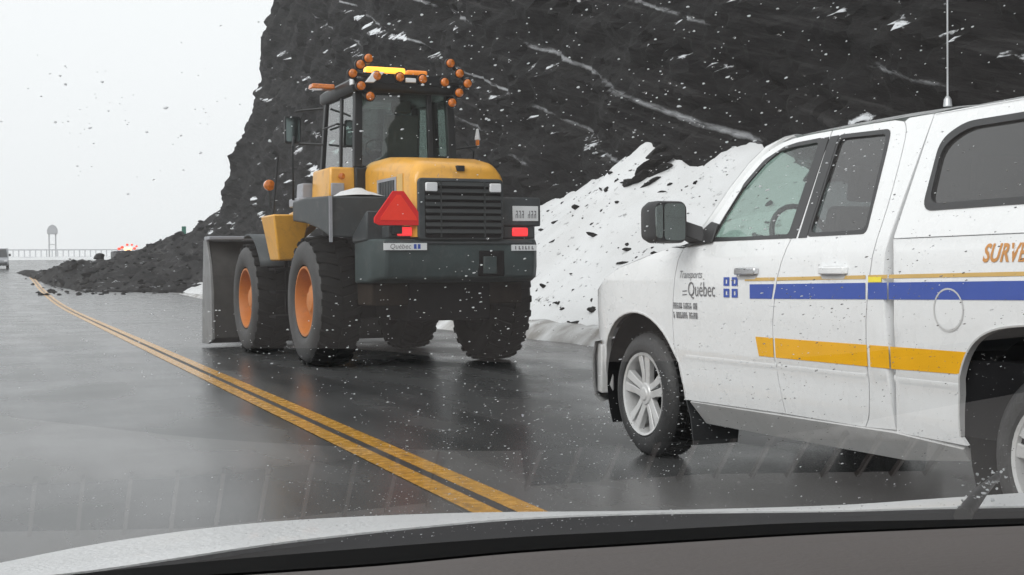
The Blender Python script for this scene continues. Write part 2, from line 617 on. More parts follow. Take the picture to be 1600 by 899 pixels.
def asphalt_mat():
    m = bpy.data.materials.new('wet_asphalt')
    m.use_nodes = True
    t = m.node_tree
    N, L = t.nodes.new, t.links.new
    b = t.nodes['Principled BSDF']
    geo = N('ShaderNodeNewGeometry')
    mp = N('ShaderNodeMapping')
    mp.inputs['Scale'].default_value = (1.0, 0.12, 1.0)          # streaks along the lanes
    L(geo.outputs['Position'], mp.inputs[0])
    n1 = N('ShaderNodeTexNoise')
    n1.inputs['Scale'].default_value = 1.3
    n1.inputs['Detail'].default_value = 7
    L(mp.outputs[0], n1.inputs['Vector'])
    n2 = N('ShaderNodeTexNoise')
    n2.inputs['Scale'].default_value = 60
    n2.inputs['Detail'].default_value = 4
    L(geo.outputs['Position'], n2.inputs['Vector'])
    n3 = N('ShaderNodeTexNoise')
    n3.inputs['Scale'].default_value = 0.55
    n3.inputs['Detail'].default_value = 6
    L(geo.outputs['Position'], n3.inputs['Vector'])
    cr = N('ShaderNodeValToRGB')
    cr.color_ramp.elements[0].position = 0.3
    cr.color_ramp.elements[1].position = 0.7
    cr.color_ramp.elements[0].color = (0.075, 0.076, 0.077, 1)
    cr.color_ramp.elements[1].color = (0.150, 0.151, 0.152, 1)
    L(n1.outputs[0], cr.inputs[0])
    mg = N('ShaderNodeMixRGB')
    mg.blend_type = 'MULTIPLY'
    mg.inputs[0].default_value = 0.75
    L(cr.outputs[0], mg.inputs[1])
    L(n2.outputs[0], mg.inputs[2])
    L(mg.outputs[0], b.inputs['Base Color'])
    mr = N('ShaderNodeMapRange')
    mr.inputs[1].default_value = 0.3
    mr.inputs[2].default_value = 0.7
    mr.inputs[3].default_value = 0.16
    mr.inputs[4].default_value = 0.36
    av = N('ShaderNodeMath')
    av.operation = 'MULTIPLY_ADD'
    av.inputs[1].default_value = 0.5
    L(n1.outputs[0], av.inputs[0])
    hv = N('ShaderNodeMath')
    hv.operation = 'MULTIPLY'
    hv.inputs[1].default_value = 0.5
    L(n3.outputs[0], hv.inputs[0])
    L(hv.outputs[0], av.inputs[2])
    L(av.outputs[0], mr.inputs[0])
    L(mr.outputs[0], b.inputs['Roughness'])
    b.inputs['IOR'].default_value = 1.75
    bp = N('ShaderNodeBump')
    bp.inputs['Strength'].default_value = 0.12
    bp.inputs['Distance'].default_value = 0.004
    L(n2.outputs[0], bp.inputs['Height'])
    L(bp.outputs[0], b.inputs['Normal'])
    MATS['wet_asphalt'] = m
asphalt_mat()
mat('line_yellow', (0.60, 0.30, 0.03), 0.26, vary=0.22, scale=14, dirt=(0.10, 0.085, 0.07), dscale=11, damt=0.85)
mat('tar', (0.022, 0.020, 0.019), 0.45, vary=0.3, spec=0.3)
mat('ground_gravel', (0.16, 0.155, 0.15), 0.8, vary=0.3, scale=2, bump=0.3)
mat('haze_grey', (0.50, 0.51, 0.53), 0.7, vary=0.1)  # distance haze lightened into the colour of the far railing and tower
mat('van_grey', (0.32, 0.33, 0.35), 0.35, vary=0.08)
mat('green_sign', (0.05, 0.22, 0.16), 0.5, vary=0.1)
mat('concrete', (0.30, 0.30, 0.30), 0.8, vary=0.15, bump=0.2)
mat('truck_dark', (0.05, 0.052, 0.055), 0.5, vary=0.15)
mat('trough_grey', (0.16, 0.15, 0.146), 0.8, vary=0.04)  # unseen trough, made paler than the dash to brighten its windshield reflection
mat('dash_grey', (0.108, 0.094, 0.089), 0.7, vary=0.05, bump=0.12, bscale=250)
mat('dash_vent', (0.010, 0.010, 0.010), 0.8, vary=0.1)
mat('cowl_black', (0.008, 0.010, 0.013), 0.85, ior=1.12, vary=0.15, dirt=(0.04, 0.04, 0.045), dscale=40, damt=0.3)
mat('seal_black', (0.005, 0.005, 0.005), 0.8, vary=0.1, ior=1.1)
mat('hood_white', (0.80, 0.81, 0.82), 0.45, vary=0.04, bump=0.6, bscale=160, coat=0.2, dirt=(0.62, 0.63, 0.64), dscale=140, damt=0.6)
bpy.data.materials['hood_white'].node_tree.nodes['Bump'].inputs['Distance'].default_value = .004
# ------------------------------------------------------------------ the setting
def road_z(y):
    if y < 45:
        return 0.0
    if y < 95:
        return 0.0003 * (y - 45) ** 2
    if y < 215:
        return 0.75 + 0.03 * (y - 95)
    return 4.35 - 0.05 * min(y - 215, 120)

YS = [-30, -15, -5] + list(np.arange(0, 45, 3.0)) + list(np.arange(45, 220, 4.0)) + [230, 260, 340, 420]
ROAD_L, ROAD_R = -1.35, 9.25
def road_right(y):
    return ROAD_R + (0.012 * (y - 120) ** 2 if y > 120 else 0)      # the road swings round the foot of the cliff
def road_left(y):
    return ROAD_L - (0.004 * (y - 120) ** 2 if y > 120 else 0)

g = MB()
g.grid([[(x, y, road_z(y) - 0.03 - (0.12 if abs(x) > 60 else 0)) for x in (-200, -120, -60, -20, -6, -3, 0, 9, 14, 25, 60, 120, 200)] for y in YS])
tag(g.build('ground', 'ground_gravel', smooth=60), kind='structure')

g = MB()
rows = []
for y in [v for v in YS if v < 200] + [196]:
    a, b = road_left(y), road_right(y)
    rows.append([(a + (b - a) * k / 8, y, road_z(y)) for k in range(9)])
g.grid(rows)
tag(g.build('road', 'wet_asphalt', smooth=60), kind='structure')

for x0, x1 in ((2.190, 2.335), (2.403, 2.548)):
    g = MB()
    ys = list(np.arange(-10, 45, 1.5)) + list(np.arange(45, 140, 3))
    g.grid([[(x0 + 0.006 * noise.noise((0, y * 2, x0)), y, road_z(y) + 0.005), (x1 + 0.006 * noise.noise((5, y * 2, x0)), y, road_z(y) + 0.005)] for y in ys])
    tag(g.build('lane_line', 'line_yellow'), kind='structure')

g = MB()
g.grid([[(2.315, y, road_z(y) + 0.003), (2.425, y, road_z(y) + 0.003)] for y in list(np.arange(-10, 45, 1.5)) + list(np.arange(45, 110, 3))])
tag(g.build('tar_seam', 'tar'), kind='structure')

# grimy snow ridge thrown up by the plough along the road edge
rows = []
for y in np.arange(-6, 76, 0.3):
    row = []
    for k, (dx, dz) in enumerate(((-0.02, -0.02), (0.10, 0.10), (0.28, 0.25), (0.55, 0.30), (0.85, 0.22), (1.2, 0.3))):
        n = noise.noise((y * 0.8, k * 0.7, 3.1)) * 0.12
        row.append((9.02 + dx + n + 0.25 * noise.noise((y * 0.15, 0, 9)), y, dz * (1 + 1.2 * n) + (0.05 * noise.noise((y * 2.5, k, 0)) if k else 0)))
    rows.append(row)
g = MB()
g.grid(rows)
tag(g.build('snow_ridge', 'dirty_snow', smooth=60), kind='structure')

# the cone of snow-covered scree under the cliff
ZB_Y = [-10, 5, 15, 18, 20, 21.5, 24, 25.6, 26.6, 28, 31.5, 36, 45, 60, 78]
ZB_Z = [1.3, 1.5, 1.75, 2.0, 2.4, 2.8, 3.4, 4.1, 4.4, 3.6, 2.8, 2.35, 2.1, 1.6, 1.3]
def zb(y):
    return float(np.interp(y, ZB_Y, ZB_Z))
def slope_z(x, y):
    b = zb(y)
    s = b / (13.0 + 0.25 * b - 9.5)
    z = s * (x - 9.5) + 0.25 * min(1, max(0, (x - 9.0)))
    z += 0.16 * fbm((x * 0.45, y * 0.45, 2.0), 5) + 0.07 * noise.noise((x * 2.2, y * 2.2, 7.0)) + 0.03 * noise.noise((x * 5, y * 5, 17.0))
    return z
rows = []
for y in np.arange(-8, 80, 0.32):
    rows.append([(x, y, slope_z(x, y)) for x in np.arange(9.5, 17.6, 0.3)])
g = MB()
g.grid(rows)
tag(g.build('snow_slope', 'snow', smooth=70), kind='structure')

# the rock cut
YE_Z = [0, 3, 5, 12, 16.5, 21, 30]
YE_Y = [99, 98, 97, 91.0, 94.5, 93, 96]
def bed(s):
    """ledged bedding: leans out through a bed, steps back at its top"""
    p = 1.63
    k = math.floor(s / p)
    f = s / p - k
    h = (math.sin(k * 12.9898) * 43758.5453) % 1.0
    return -(0.08 + 0.20 * h) * f
def cliff_pt(a, z):
    ye = float(np.interp(z, YE_Z, YE_Y)) + 1.6 * noise.noise((z * 0.35, 0, 4.0)) + 0.7 * noise.noise((z * 1.1, 0, 8.0))
    s = z - 0.30 * a
    dx = 0.7 * fbm((a * 0.10, z * 0.13, 1.0), 5) + 0.32 * fbm((a * 0.30, s * 0.85, 5.0), 5, 0.7) + 0.13 * fbm((a * 0.9, s * 2.6, 15.0), 4, 0.6)
    s = z - 0.30 * a + 0.35 * fbm((a * 0.12, z * 0.12, 11.0), 3)
    dx += bed(s) + 0.45 * bed(s * 2.7 + 3.3)
    cell = noise.voronoi((a * 0.55, (z - 0.30 * a) * 0.9, 0.0))[0]
    dx += 0.07 * (cell[1] - cell[0])
    x = 13.15 + 0.25 * z + dx
    if a <= ye - 2:
        return (x, a, z)
    q = a - (ye - 2)
    return (x + max(0, q - 1.5) * 0.97 + 0.12 * q * q * (q < 3), ye - 2 + 2.2 * (1 - math.exp(-q / 2.2)) + 0.55 * dx, z)
cols, a = [], -8.0
while a < 96:
    cols.append(a)
    a += max(0.10, 0.0062 * a + 0.05)
cols += list(np.arange(96, 132, 0.9))
zs = list(np.arange(0.3, 7, 0.13)) + list(np.arange(7, 15, 0.19)) + list(np.arange(15, 29, 0.30))
g = MB()
g.grid([[cliff_pt(a, z) for z in zs] for a in cols])
tag(g.build('cliff', 'cliff_rock', smooth=42), kind='structure')
top = []
for a in cols[::6]:
    p = cliff_pt(a, zs[-1])
    top.append([(p[0], p[1], p[2] - 0.01), (p[0] + 4, p[1], p[2] + 2 + noise.noise((a * 0.2, 0, 0))), (p[0] + 60, p[1], p[2] + 8)])
g = MB()
g.grid(top)
tag(g.build('hilltop', 'snow', smooth=60), kind='structure')

# --- stones
def rock_mesh(seed, flat=0.6, sub=2, long=1.25):
    rnd = random.Random(seed)
    bm = bmesh.new()
    bmesh.ops.create_icosphere(bm, subdivisions=sub, radius=1)
    # chop with random planes for fractured faces
    planes = []
    for _ in range(9):
        d = Vector((rnd.gauss(0, 1), rnd.gauss(0, 1), rnd.gauss(0, 1))).normalized()
        planes.append((d, rnd.uniform(0.45, 0.85)))
    for v in bm.verts:
        for d, h in planes:
            t = v.co.dot(d)
            if t > h:
                v.co -= d * (t - h)
        v.co += v.normal * 0.06 * noise.noise(v.co * 3 + Vector((seed, 0, 0)))
        v.co.x *= long
        v.co.z *= flat
    me = bpy.data.meshes.new('rock')
    bm.to_mesh(me)
    bm.free()
    me.shade_smooth()
    me.set_sharp_from_angle(angle=R(22))
    return me
ROCKS = [rock_mesh(k, 0.45 + 0.1 * (k % 4), 2, 1.1 + 0.2 * (k % 3)) for k in range(7)]
for me in ROCKS:
    me.materials.append(MATS['stone'])
RUBBLE = [me.copy() for me in ROCKS]
for me in RUBBLE:
    me.materials.clear()
    me.materials.append(MATS['rubble_rock'])

def put_rock(me, loc, size, rot, label, group=None, name='rock'):
    o = bpy.data.objects.new(name, me)
    COL.objects.link(o)
    o.location = loc
    o.scale = (size, size, size) if not isinstance(size, tuple) else size
    o.rotation_euler = rot
    return tag(o, label, 'rock', group)

# the dark outcrop high on the snow (three slabs that dip with the bedding)
def slope_at(px, py):
    """world point of the snow slope along a sight line from the eye (used to place stones once)"""
    d = fwd + rgt * ((px - 800) / F_PX) - upv * ((py - 449.5) / F_PX)
    t = 5.0
    while t < 90:
        p = EYE + d * t
        if p.x > 9.5 and p.z < slope_z(p.x, p.y):
            return p
        t += 0.03
    return EYE + d * 25
oc = thing('rock_outcrop', 'dark layered rock outcrop jutting from the top of the snow slope', 'rock', slope_at(1015, 268))
o0 = oc.location.copy()
for k, (px, py, ln, wd, th, yw) in enumerate(((1022, 240, .62, .30, .17, 1.25), (1030, 252, .66, .32, .15, 1.3), (1014, 262, .60, .30, .17, 1.2), (1030, 266, .42, .26, .13, 1.4), (1000, 277, .50, .28, .14, 1.3), (984, 285, .40, .25, .15, 1.15), (1012, 285, .36, .2, .09, 1.35), (1042, 246, .30, .2, .12, 1.3))):
    sm_ = rock_mesh(80 + k, 1.0, 2, 1.0)
    sm_.materials.append(MATS['stone'])
    o = bpy.data.objects.new('slab', sm_)
    COL.objects.link(o)
    o.parent = oc
    o.location = slope_at(px, py) - o0 + Vector((.05, 0, -.02))
    o.scale = (ln, wd * 1.3, th)
    o.rotation_euler = (.35, -.28, yw + math.pi)
grp = 'dark stones poking through the snow slope'
for k, (px, py, s) in enumerate(((928, 468, .16), (930, 482, .20), (975, 410, .15), (903, 323, .17), (931, 367, .19), (882, 316, .15), (865, 375, .18), (940, 295, .15),
                                 (985, 388, .14), (905, 503, .17), (853, 447, .17), (1033, 300, .14), (1090, 285, .12), (918, 320, .14), (955, 270, .14), (870, 345, .14),
                                 (873, 472, .12), (890, 505, .13))):
    p = slope_at(px, py)
    put_rock(ROCKS[k % 7], p - Vector((0, 0, s * .2)), (s * 0.95, s * 0.55, s * 0.42), (0.6, random.uniform(-.4, .4), random.uniform(0, 6)), 'small dark stone poking through the white snow slope', grp)
# the scree that is too small to count
rnd = random.Random(5)
g = MB()
def add_rock_to(bm, me, loc, size, rot):
    M = Matrix.Translation(loc) @ Matrix.Rotation(rot[2], 4, 'Z') @ Matrix.Rotation(rot[0], 4, 'X') @ Matrix.Diagonal((size, size, size, 1))
    n0 = len(bm.verts)
    bm.from_mesh(me)
    bm.verts.ensure_lookup_table()
    for v in bm.verts[n0:]:
        v.co = M @ v.co
SMALL = [rock_mesh(60 + k, 0.55, 1, 1.3) for k in range(4)]
for _ in range(1500):
    y = 12 + 45 * rnd.random() ** 1.1
    x = 9.7 + 3.6 * rnd.random()
    if noise.noise((x * 0.6, y * 0.6, 20)) + rnd.uniform(-.35, .35) < 0.02:
        continue
    add_rock_to(g.bm, rnd.choice(SMALL), (x, y, slope_z(x, y)), 0.018 + 0.075 * rnd.random() ** 2.6, (rnd.uniform(0, 1), 0, rnd.uniform(0, 6)))
tag(g.build('scree', 'stone', smooth=20), kind='stuff')

# --- the rockfall across the right lane
def heap_h(x, y):
    yf = float(np.interp(x, [1.4, 2.2, 3.0, 4.5, 8, 11, 13, 17], [124, 113, 97, 80, 78.5, 77.5, 74, 70]))
    crest = float(np.interp(x, [1.4, 2.2, 4.4, 7, 8.2, 10.3, 12, 14.5, 17, 22], [0.0, 0.35, 1.25, 1.45, 1.9, 2.5, 3.2, 4.3, 6.5, 9]))
    yc = max(yf + 6, 101)
    t = (y - yf) / (yc - yf)
    if t <= 0:
        return -0.3
    k = min(1, t) ** 0.62 if t < 1 else max(0, 1 - (y - yc) / 26) ** 0.8
    b = noise.voronoi((x * 0.9, y * 0.55, 0))[0]
    h = crest * k
    return h + min(1, h * 1.3) * (0.55 * (b[1] - b[0]) - 0.15 + 0.45 * fbm((x * 0.5, y * 0.35, 3), 4))
rows = []
for y in np.arange(69.5, 130, 0.45):
    rows.append([(x, y, road_z(y) - 0.02 + heap_h(x, y)) for x in np.arange(1.2, 21, 0.3)])
g = MB()
g.grid(rows)
tag(g.build('rockfall', 'rubble_rock', smooth=22), kind='structure')
g = MB()
for _ in range(900):
    x = 1.8 + 15 * rnd.random()
    y = 75 + 40 * rnd.random() ** 1.4
    h = heap_h(x, y)
    if h < 0.03 and rnd.random() < 0.75:
        continue
    add_rock_to(g.bm, rnd.choice(SMALL), (x, y, road_z(y) + max(h, 0.02)), 0.08 + 0.20 * rnd.random() ** 2, (rnd.uniform(0, 1), 0, rnd.uniform(0, 6)))
tag(g.build('rubble', 'rubble_rock', smooth=20), kind='stuff')
for k in range(26):
    x = 3.5 + 11 * rnd.random()
    y = 80 + 22 * rnd.random()
    h = heap_h(x, y)
    if h < 0.05:
        y += 8
        h = heap_h(x, y)
    put_rock(RUBBLE[k % 7], (x, y, road_z(y) + max(h, 0) + 0.12), rnd.uniform(0.24, 0.46), (rnd.uniform(0, .7), rnd.uniform(-.4, .4), rnd.uniform(0, 6)),
             'dark broken boulder lying in the rockfall that blocks the right lane', 'boulders in the rockfall', 'boulder')
# ------------------------------------------------------------------ the white pickup truck
TW = 2.0                                              # body width, left skin at y = 0
BZ = [0.0, .30, .40, .52, .66, .72, .95, 1.15, 1.28, 1.36, 1.95, 2.1]
BY = [-.10, -.07, -.035, -.02, -.015, .0, .012, .012, .0, -.025, -.27, -.34]
def skin(x, z):
    y = float(np.interp(z, BZ, BY))
    return y - float(np.interp(x, [.3, .5, .7, .85, .97, 1.04, 1.10], [0, .02, .06, .13, .26, .42, .75]))

def smooth_loop(pts, n=6, closed=True):
    """Catmull-Rom through the points"""
    P = [Vector((p[0], p[1])) for p in pts]
    out = []
    m = len(P)
    for i in range(m if closed else m - 1):
        p0, p1, p2, p3 = (P[(i - 1) % m], P[i], P[(i + 1) % m], P[(i + 2) % m]) if closed else (P[max(i - 1, 0)], P[i], P[i + 1], P[min(i + 2, m - 1)])
        for k in range(n):
            t = k / n
            out.append(0.5 * ((2 * p1) + (p2 - p0) * t + (2 * p0 - 5 * p1 + 4 * p2 - p3) * t * t + (3 * p1 - p0 - 3 * p2 + p3) * t ** 3))
    if not closed:
        out.append(P[-1])
    return [(v.x, v.y) for v in out]

def rounded(pts, r, n=4):
    """outline with its corners rounded"""
    out = []
    m = len(pts)
    for i in range(m):
        a, b, c = Vector(pts[i - 1]), Vector(pts[i]), Vector(pts[(i + 1) % m])
        u, v = (a - b), (c - b)
        rr = min(r, u.length * 0.45, v.length * 0.45)
        p, q = b + u.normalized() * rr, b + v.normalized() * rr
        for k in range(n + 1):
            t = k / n
            w = p * (1 - t) ** 2 + b * 2 * t * (1 - t) + q * t * t
            out.append((w.x, w.y))
    return out

def inside(p, poly):
    c = False
    x, y = p
    j = len(poly) - 1
    for i in range(len(poly)):
        xi, yi = poly[i]
        xj, yj = poly[j]
        if (yi > y) != (yj > y) and x < (xj - xi) * (y - yi) / (yj - yi) + xi:
            c = not c
        j = i
    return c

def panel(name, outer, m, parent, holes=(), off=0.0, side=1, step=0.07, solid=0.018, surf=skin, smooth=50, width=TW):
    """a body panel: outline in the (x, z) plane, laid on the curved side of the body"""
    loops = [list(outer)] + [list(h) for h in holes]
    verts, edges = [], []
    for lp in loops:
        n0 = len(verts)
        verts += [Vector(p) for p in lp]
        edges += [(n0 + i, n0 + (i + 1) % len(lp)) for i in range(len(lp))]
    xs = [p[0] for p in outer]
    zs_ = [p[1] for p in outer]
    seg = []
    for lp in loops:
        for i in range(len(lp)):
            seg.append((Vector(lp[i]), Vector(lp[(i + 1) % len(lp)])))
    if step:
        zz = sorted(set(list(np.arange(min(zs_) + step * .5, max(zs_), step)) + [z for z in BZ if min(zs_) < z < max(zs_)]))
        for x in np.arange(min(xs) + step * .5, max(xs), step):
            for z in zz:
                if inside((x, z), outer) and not any(inside((x, z), h) for h in holes):
                    p = Vector((x, z))
                    ok = True
                    for a, b in seg:
                        d = b - a
                        t = max(0, min(1, (p - a).dot(d) / max(d.length_squared, 1e-9)))
                        if (a + d * t - p).length < step * 0.22:
                            ok = False
                            break
                    if ok:
                        verts.append(p)
    v2, e2, f2, *_ = delaunay_2d_cdt(verts, edges, [], 1, 1e-5)
    bm = bmesh.new()
    bv = []
    for v in v2:
        y = surf(v.x, v.y) + off
        bv.append(bm.verts.new((v.x, y if side == 1 else -width - y, v.y)))
    for f in f2:
        c = (v2[f[0]] + v2[f[1]] + v2[f[2]]) / 3
        if not inside(c, outer) or any(inside(c, h) for h in holes):
            continue
        try:
            fc = bm.faces.new([bv[i] for i in f])
        except ValueError:
            continue
        fc.normal_update()
        if fc.normal.y * side < 0:
            fc.normal_flip()
    for v in [v for v in bm.verts if not v.link_faces]:
        bm.verts.remove(v)
    me = bpy.data.meshes.new(name)
    bm.to_mesh(me)
    bm.free()
    me.shade_smooth()
    me.set_sharp_from_angle(angle=R(smooth))
    o = obj(name, me, m, parent)
    if solid:
        md = o.modifiers.new('thickness', 'SOLIDIFY')
        md.thickness = solid
        md.offset = -1
        md.use_even_offset = False
        es = o.modifiers.new('edges', 'EDGE_SPLIT')
        es.split_angle = R(35)
    return o

truck = thing('pickup_truck', 'white double cab pickup with a topper, blue and orange side stripes and Québec lettering', 'pickup truck', (3.88, 7.68, 0.0), R(91))

SEAM_F = [(-.575, .415), (-.53, .52), (-.475, .70), (-.468, .90), (-.49, 1.10), (-.525, 1.27), (-.56, 1.345)]
SEAM_M = [(-1.625, .43), (-1.60, .54), (-1.572, .66), (-1.565, .87), (-1.59, 1.04), (-1.622, 1.18), (-1.69, 1.37)]
SEAM_R = [(-2.31, .43), (-2.35, .50), (-2.362, .65), (-2.375, .96), (-2.415, 1.27), (-2.42, 1.50), (-2.395, 1.75), (-2.37, 1.88), (-2.33, 1.935)]
def sh(pts, dx):
    return [(x + dx, z) for x, z in pts]
def arch(cx, cz, r, a0, a1, n=18, sx=1.0):
    return [(cx + sx * r * math.cos(R(a)), cz + r * math.sin(R(a))) for a in np.linspace(a0, a1, n)]
ARCH_F = arch(0.035, 0.43, .515, -2, 182, 22, 1.14)       # front to back
_h = smooth_loop([(-2.985, .46), (-2.988, .60), (-3.01, .72), (-3.055, .82), (-3.125, .895), (-3.23, .943), (-3.38, .966), (-3.57, .972)], 3, False)
ARCH_R = _h + [(-7.14 - x, z) for x, z in _h[::-1]][1:]

for side in (1, -1):
    # front fender
    out = smooth_loop(sh(SEAM_F, .0035), 3, False) + [(-.40, 1.355), (-.2, 1.32), (0, 1.28), (.25, 1.235), (.5, 1.17), (.75, 1.08), (.93, .98), (1.0, .90), (1.02, .74), (.80, .715), (.66, .62)] + [p for p in ARCH_F if p[1] > 0.41][1:]
    panel('front_fender', out, 'white_paint', truck, side=side)
    # front door: lower skin + frame round the window
    frame = [(-.72, 1.385), (-.80, 1.50), (-.90, 1.655), (-1.02, 1.80), (-1.14, 1.885), (-1.30, 1.935), (-1.50, 1.95), (-1.725, 1.952)]
    out = smooth_loop(sh(SEAM_F, -.0035), 3, False) + smooth_loop(frame, 3, False) + [(-1.695, 1.42)] + smooth_loop(sh(SEAM_M, .0035), 3, False)[::-1]
    win = rounded([(-.86, 1.388), (-.915, 1.52), (-1.015, 1.70), (-1.15, 1.83), (-1.29, 1.893), (-1.42, 1.908), (-1.655, 1.912), (-1.665, 1.385)], .03)
    door = panel('front_door', out, 'white_paint', truck, [win], side=side)
    panel('window_glass', win, 'window_clear', door, off=-.012, side=side, solid=0, step=.12)
    # rear door
    out2 = smooth_loop(sh(SEAM_M, -.0035), 3, False) + [(-1.735, 1.952), (-2.0, 1.953), (-2.25, 1.95)] + smooth_loop(sh(SEAM_R, .0035), 3, False)[::-1]
    win2 = rounded([(-1.835, 1.388), (-1.815, 1.912), (-2.235, 1.898), (-2.255, 1.80), (-2.315, 1.388)], .04)
    rdoor = panel('rear_door', out2, 'white_paint', truck, [win2], side=side)
    panel('window_glass', win2, 'window_privacy', rdoor, off=-.012, side=side, solid=0, step=.12)
    # black pillar cover between the two windows, window rubbers
    panel('pillar_cover', [(-1.668, 1.375), (-1.658, 1.918), (-1.722, 1.92), (-1.725, 1.86), (-1.735, 1.375)], 'black_trim', door, off=.005, side=side, solid=.01)
    panel('pillar_cover', [(-1.758, 1.375), (-1.735, 1.86), (-1.737, 1.92), (-1.812, 1.92), (-1.832, 1.375)], 'black_trim', rdoor, off=.005, side=side, solid=.01)
    def rim_loop(w, grow, lo):
        c = Vector((sum(p[0] for p in w) / len(w), sum(p[1] for p in w) / len(w)))
        return [(p[0] + grow * (1 if p[0] > c.x else -1), p[1] + grow * (1 if p[1] > c.y else -lo)) for p in w]
    panel('window_rubber', rim_loop(win, .011, .9), 'black_trim', door, [rim_loop(win, -.012, .9)], off=.003, side=side, solid=.008, step=0)
    panel('window_rubber', rim_loop(win2, .011, .9), 'black_trim', rdoor, [rim_loop(win2, -.012, .9)], off=.003, side=side, solid=.008, step=0)
    # cab corner behind the door
    out = smooth_loop(sh(SEAM_R, -.0035), 3, False) + [(-2.36, 1.95), (-2.541, 1.95), (-2.541, .44)]
    panel('cab_corner', out, 'white_paint', truck, side=side)
    # rocker
    panel('rocker_panel', [(-.60, .405), (-2.535, .425), (-2.99, .40), (-2.985, .345), (-2.5, .285), (-1.5, .275), (-.62, .27)], 'greyed_white', truck, side=side, solid=.03, surf=lambda x, z: -.022 - max(0, .42 - z) * .75)
    # bed side
    fl = panel('bed_side', [(-2.5445, .43), (-2.5445, 1.345), (-4.68, 1.345), (-4.72, 1.0), (-4.70, .52), (-4.12, .50)] + [p for p in ARCH_R if p[1] > .45][::-1] + [(-3.02, .42)], 'white_paint', truck, side=side)
    # topper
    capo = rounded([(-2.5445, 1.350), (-2.5445, 1.95), (-4.40, 1.95), (-4.64, 1.40), (-4.66, 1.350)], .012)
    capw = rounded([(-2.70, 1.485), (-2.665, 1.80), (-2.80, 1.872), (-4.15, 1.878), (-4.30, 1.485)], .07, 6)
    cap = panel('topper_side', capo, 'white_paint', truck, [capw], side=side)
    panel('topper_window', capw, 'window_privacy', cap, off=-.01, side=side, solid=0, step=.15)
    panel('window_frame', rim_loop(capw, .012, 1), 'black_trim', cap, [rim_loop(capw, -.02, 1)], off=.006, side=side, solid=.014, step=0)
    # arch lips
    for A, cx in ((ARCH_F, 0.035), (ARCH_R, -3.57)):
        o = MB()
        ring = []
        for (x, z) in A:
            ys = skin(x, z)
            yy = lambda y: y if side == 1 else -TW - y
            dx, dz = x - cx, z - .43
            l = math.hypot(dx, dz)
            dx, dz = dx / l * .008, dz / l * .008
            ring.append([(x - dx, yy(ys - .03), z - dz), (x - dx, yy(ys + .004), z - dz), (x, yy(ys + .006), z), (x + dx * .6, yy(ys - .01), z + dz * .6)])
        o.grid(ring)
        o.build('arch_lip', 'greyed_white', truck, smooth=60)
        w = MB()
        rows = []
        for a in np.linspace(-30, 210, 26):
            r = .53
            rows.append([(cx + r * 1.08 * math.cos(R(a)), (y if side == 1 else -TW - y), .43 + r * math.sin(R(a))) for y in (-.07, -.25, -.42)])
        w.grid(rows)
        fan = [((cx + .57 * math.cos(R(a))), (-.42 if side == 1 else -TW + .42), .43 + .53 * math.sin(R(a))) for a in np.linspace(-30, 210, 26)]
        w.poly(fan)
        w.build('wheel_liner', 'under_black', truck, smooth=60)
    # door handles: chrome-capped pull in a white cup
    for dr, hx in ((door, -1.30), (rdoor, -2.10)):
        o = MB()
        yy = lambda y: y if side == 1 else -TW - y
        pr = [(hx + .10, .0), (hx + .085, .026), (hx + .02, .036), (hx - .06, .036), (hx - .12, .026), (hx - .135, .0)]
        o.loft([[(x, yy(skin(x, 1.2) + y + d * .0), 1.2 + s) for x, y in pr] for s, d in ((-.019, 0), (.019, 0))])
        o.build('door_handle', 'chrome' if hx > -1.5 else 'white_paint', dr, bevel=.006)
        o = MB()
        o.prism(rounded([(hx + .085, 1.155), (hx + .085, 1.222), (hx - .115, 1.222), (hx - .115, 1.155)], .025), 'y', yy(skin(hx, 1.19) + .003), yy(skin(hx, 1.19) + .006))
        o.build('handle_cup', 'greyed_white', dr)
    # stripes, cut at every panel gap like the film on the real doors
    pieces = [(door, -1.35, -1.567), (rdoor, -1.585, -2.375), (truck, -2.395, -2.54), (fl, -2.551, -4.66)]
    rear_lim = (-3.06, -3.06)
    for k, (pp, xa, xb) in enumerate(pieces):
        xa1 = xa
        def seamx(z, base, k=k):
            return base
        za = lambda x: 1.048 + .010 * (x + 1.35) / -2.05 * 1.0 + .012 * max(0, (-1.35 - x) / 2.05)
        zt = lambda x: 1.128 + .022 * max(0, (-1.35 - x) / 2.05)
        panel('blue_stripe', [(xa - (.03 if k == 1 else 0), zt(xa)), (xb - (.022 if k == 0 else 0), zt(xb)), (xb - (0.0 if k == 0 else 0), za(xb)), (xa, za(xa))], 'decal_blue', pp, off=.003, side=side, solid=0, step=.1)
        xq = xa if k else -1.30
        zl = lambda x: 1.146 + .024 * max(0, (-1.35 - x) / 2.05)
        panel('gold_line', [(xq - (.03 if k == 1 else 0), zl(xq) + .018), (xb - (.028 if k == 0 else 0), zl(xb) + .018), (xb - (.026 if k == 0 else 0), zl(xb)), (xq - (.03 if k == 1 else 0), zl(xq))], 'decal_ochre', pp, off=.003, side=side, solid=0, step=.1)
        if k < 3:
            xo = -1.395 if k == 0 else xa
            xo2 = -1.42 if k == 0 else xa
            panel('orange_stripe', [(xo, .838), (xb, .838), (xb, .732), (xo2, .732)], 'decal_orange', pp, off=.003, side=side, solid=0, step=.05)
        else:
            panel('orange_stripe', [(xa, .838), (-3.065, .838), (-3.02, .738), (xa, .732)], 'decal_orange', pp, off=.003, side=side, solid=0, step=.05)
            panel('orange_stripe', [(-4.1, .838), (-4.69, .838), (-4.69, .732), (-4.12, .732)], 'decal_orange', pp, off=.003, side=side, solid=0, step=.05)
    panel('yellow_tag', [(-2.40, 1.168), (-2.50, 1.168), (-2.50, 1.142), (-2.40, 1.142)], 'decal_yellow', truck, off=.0055, side=side, solid=0, step=0)
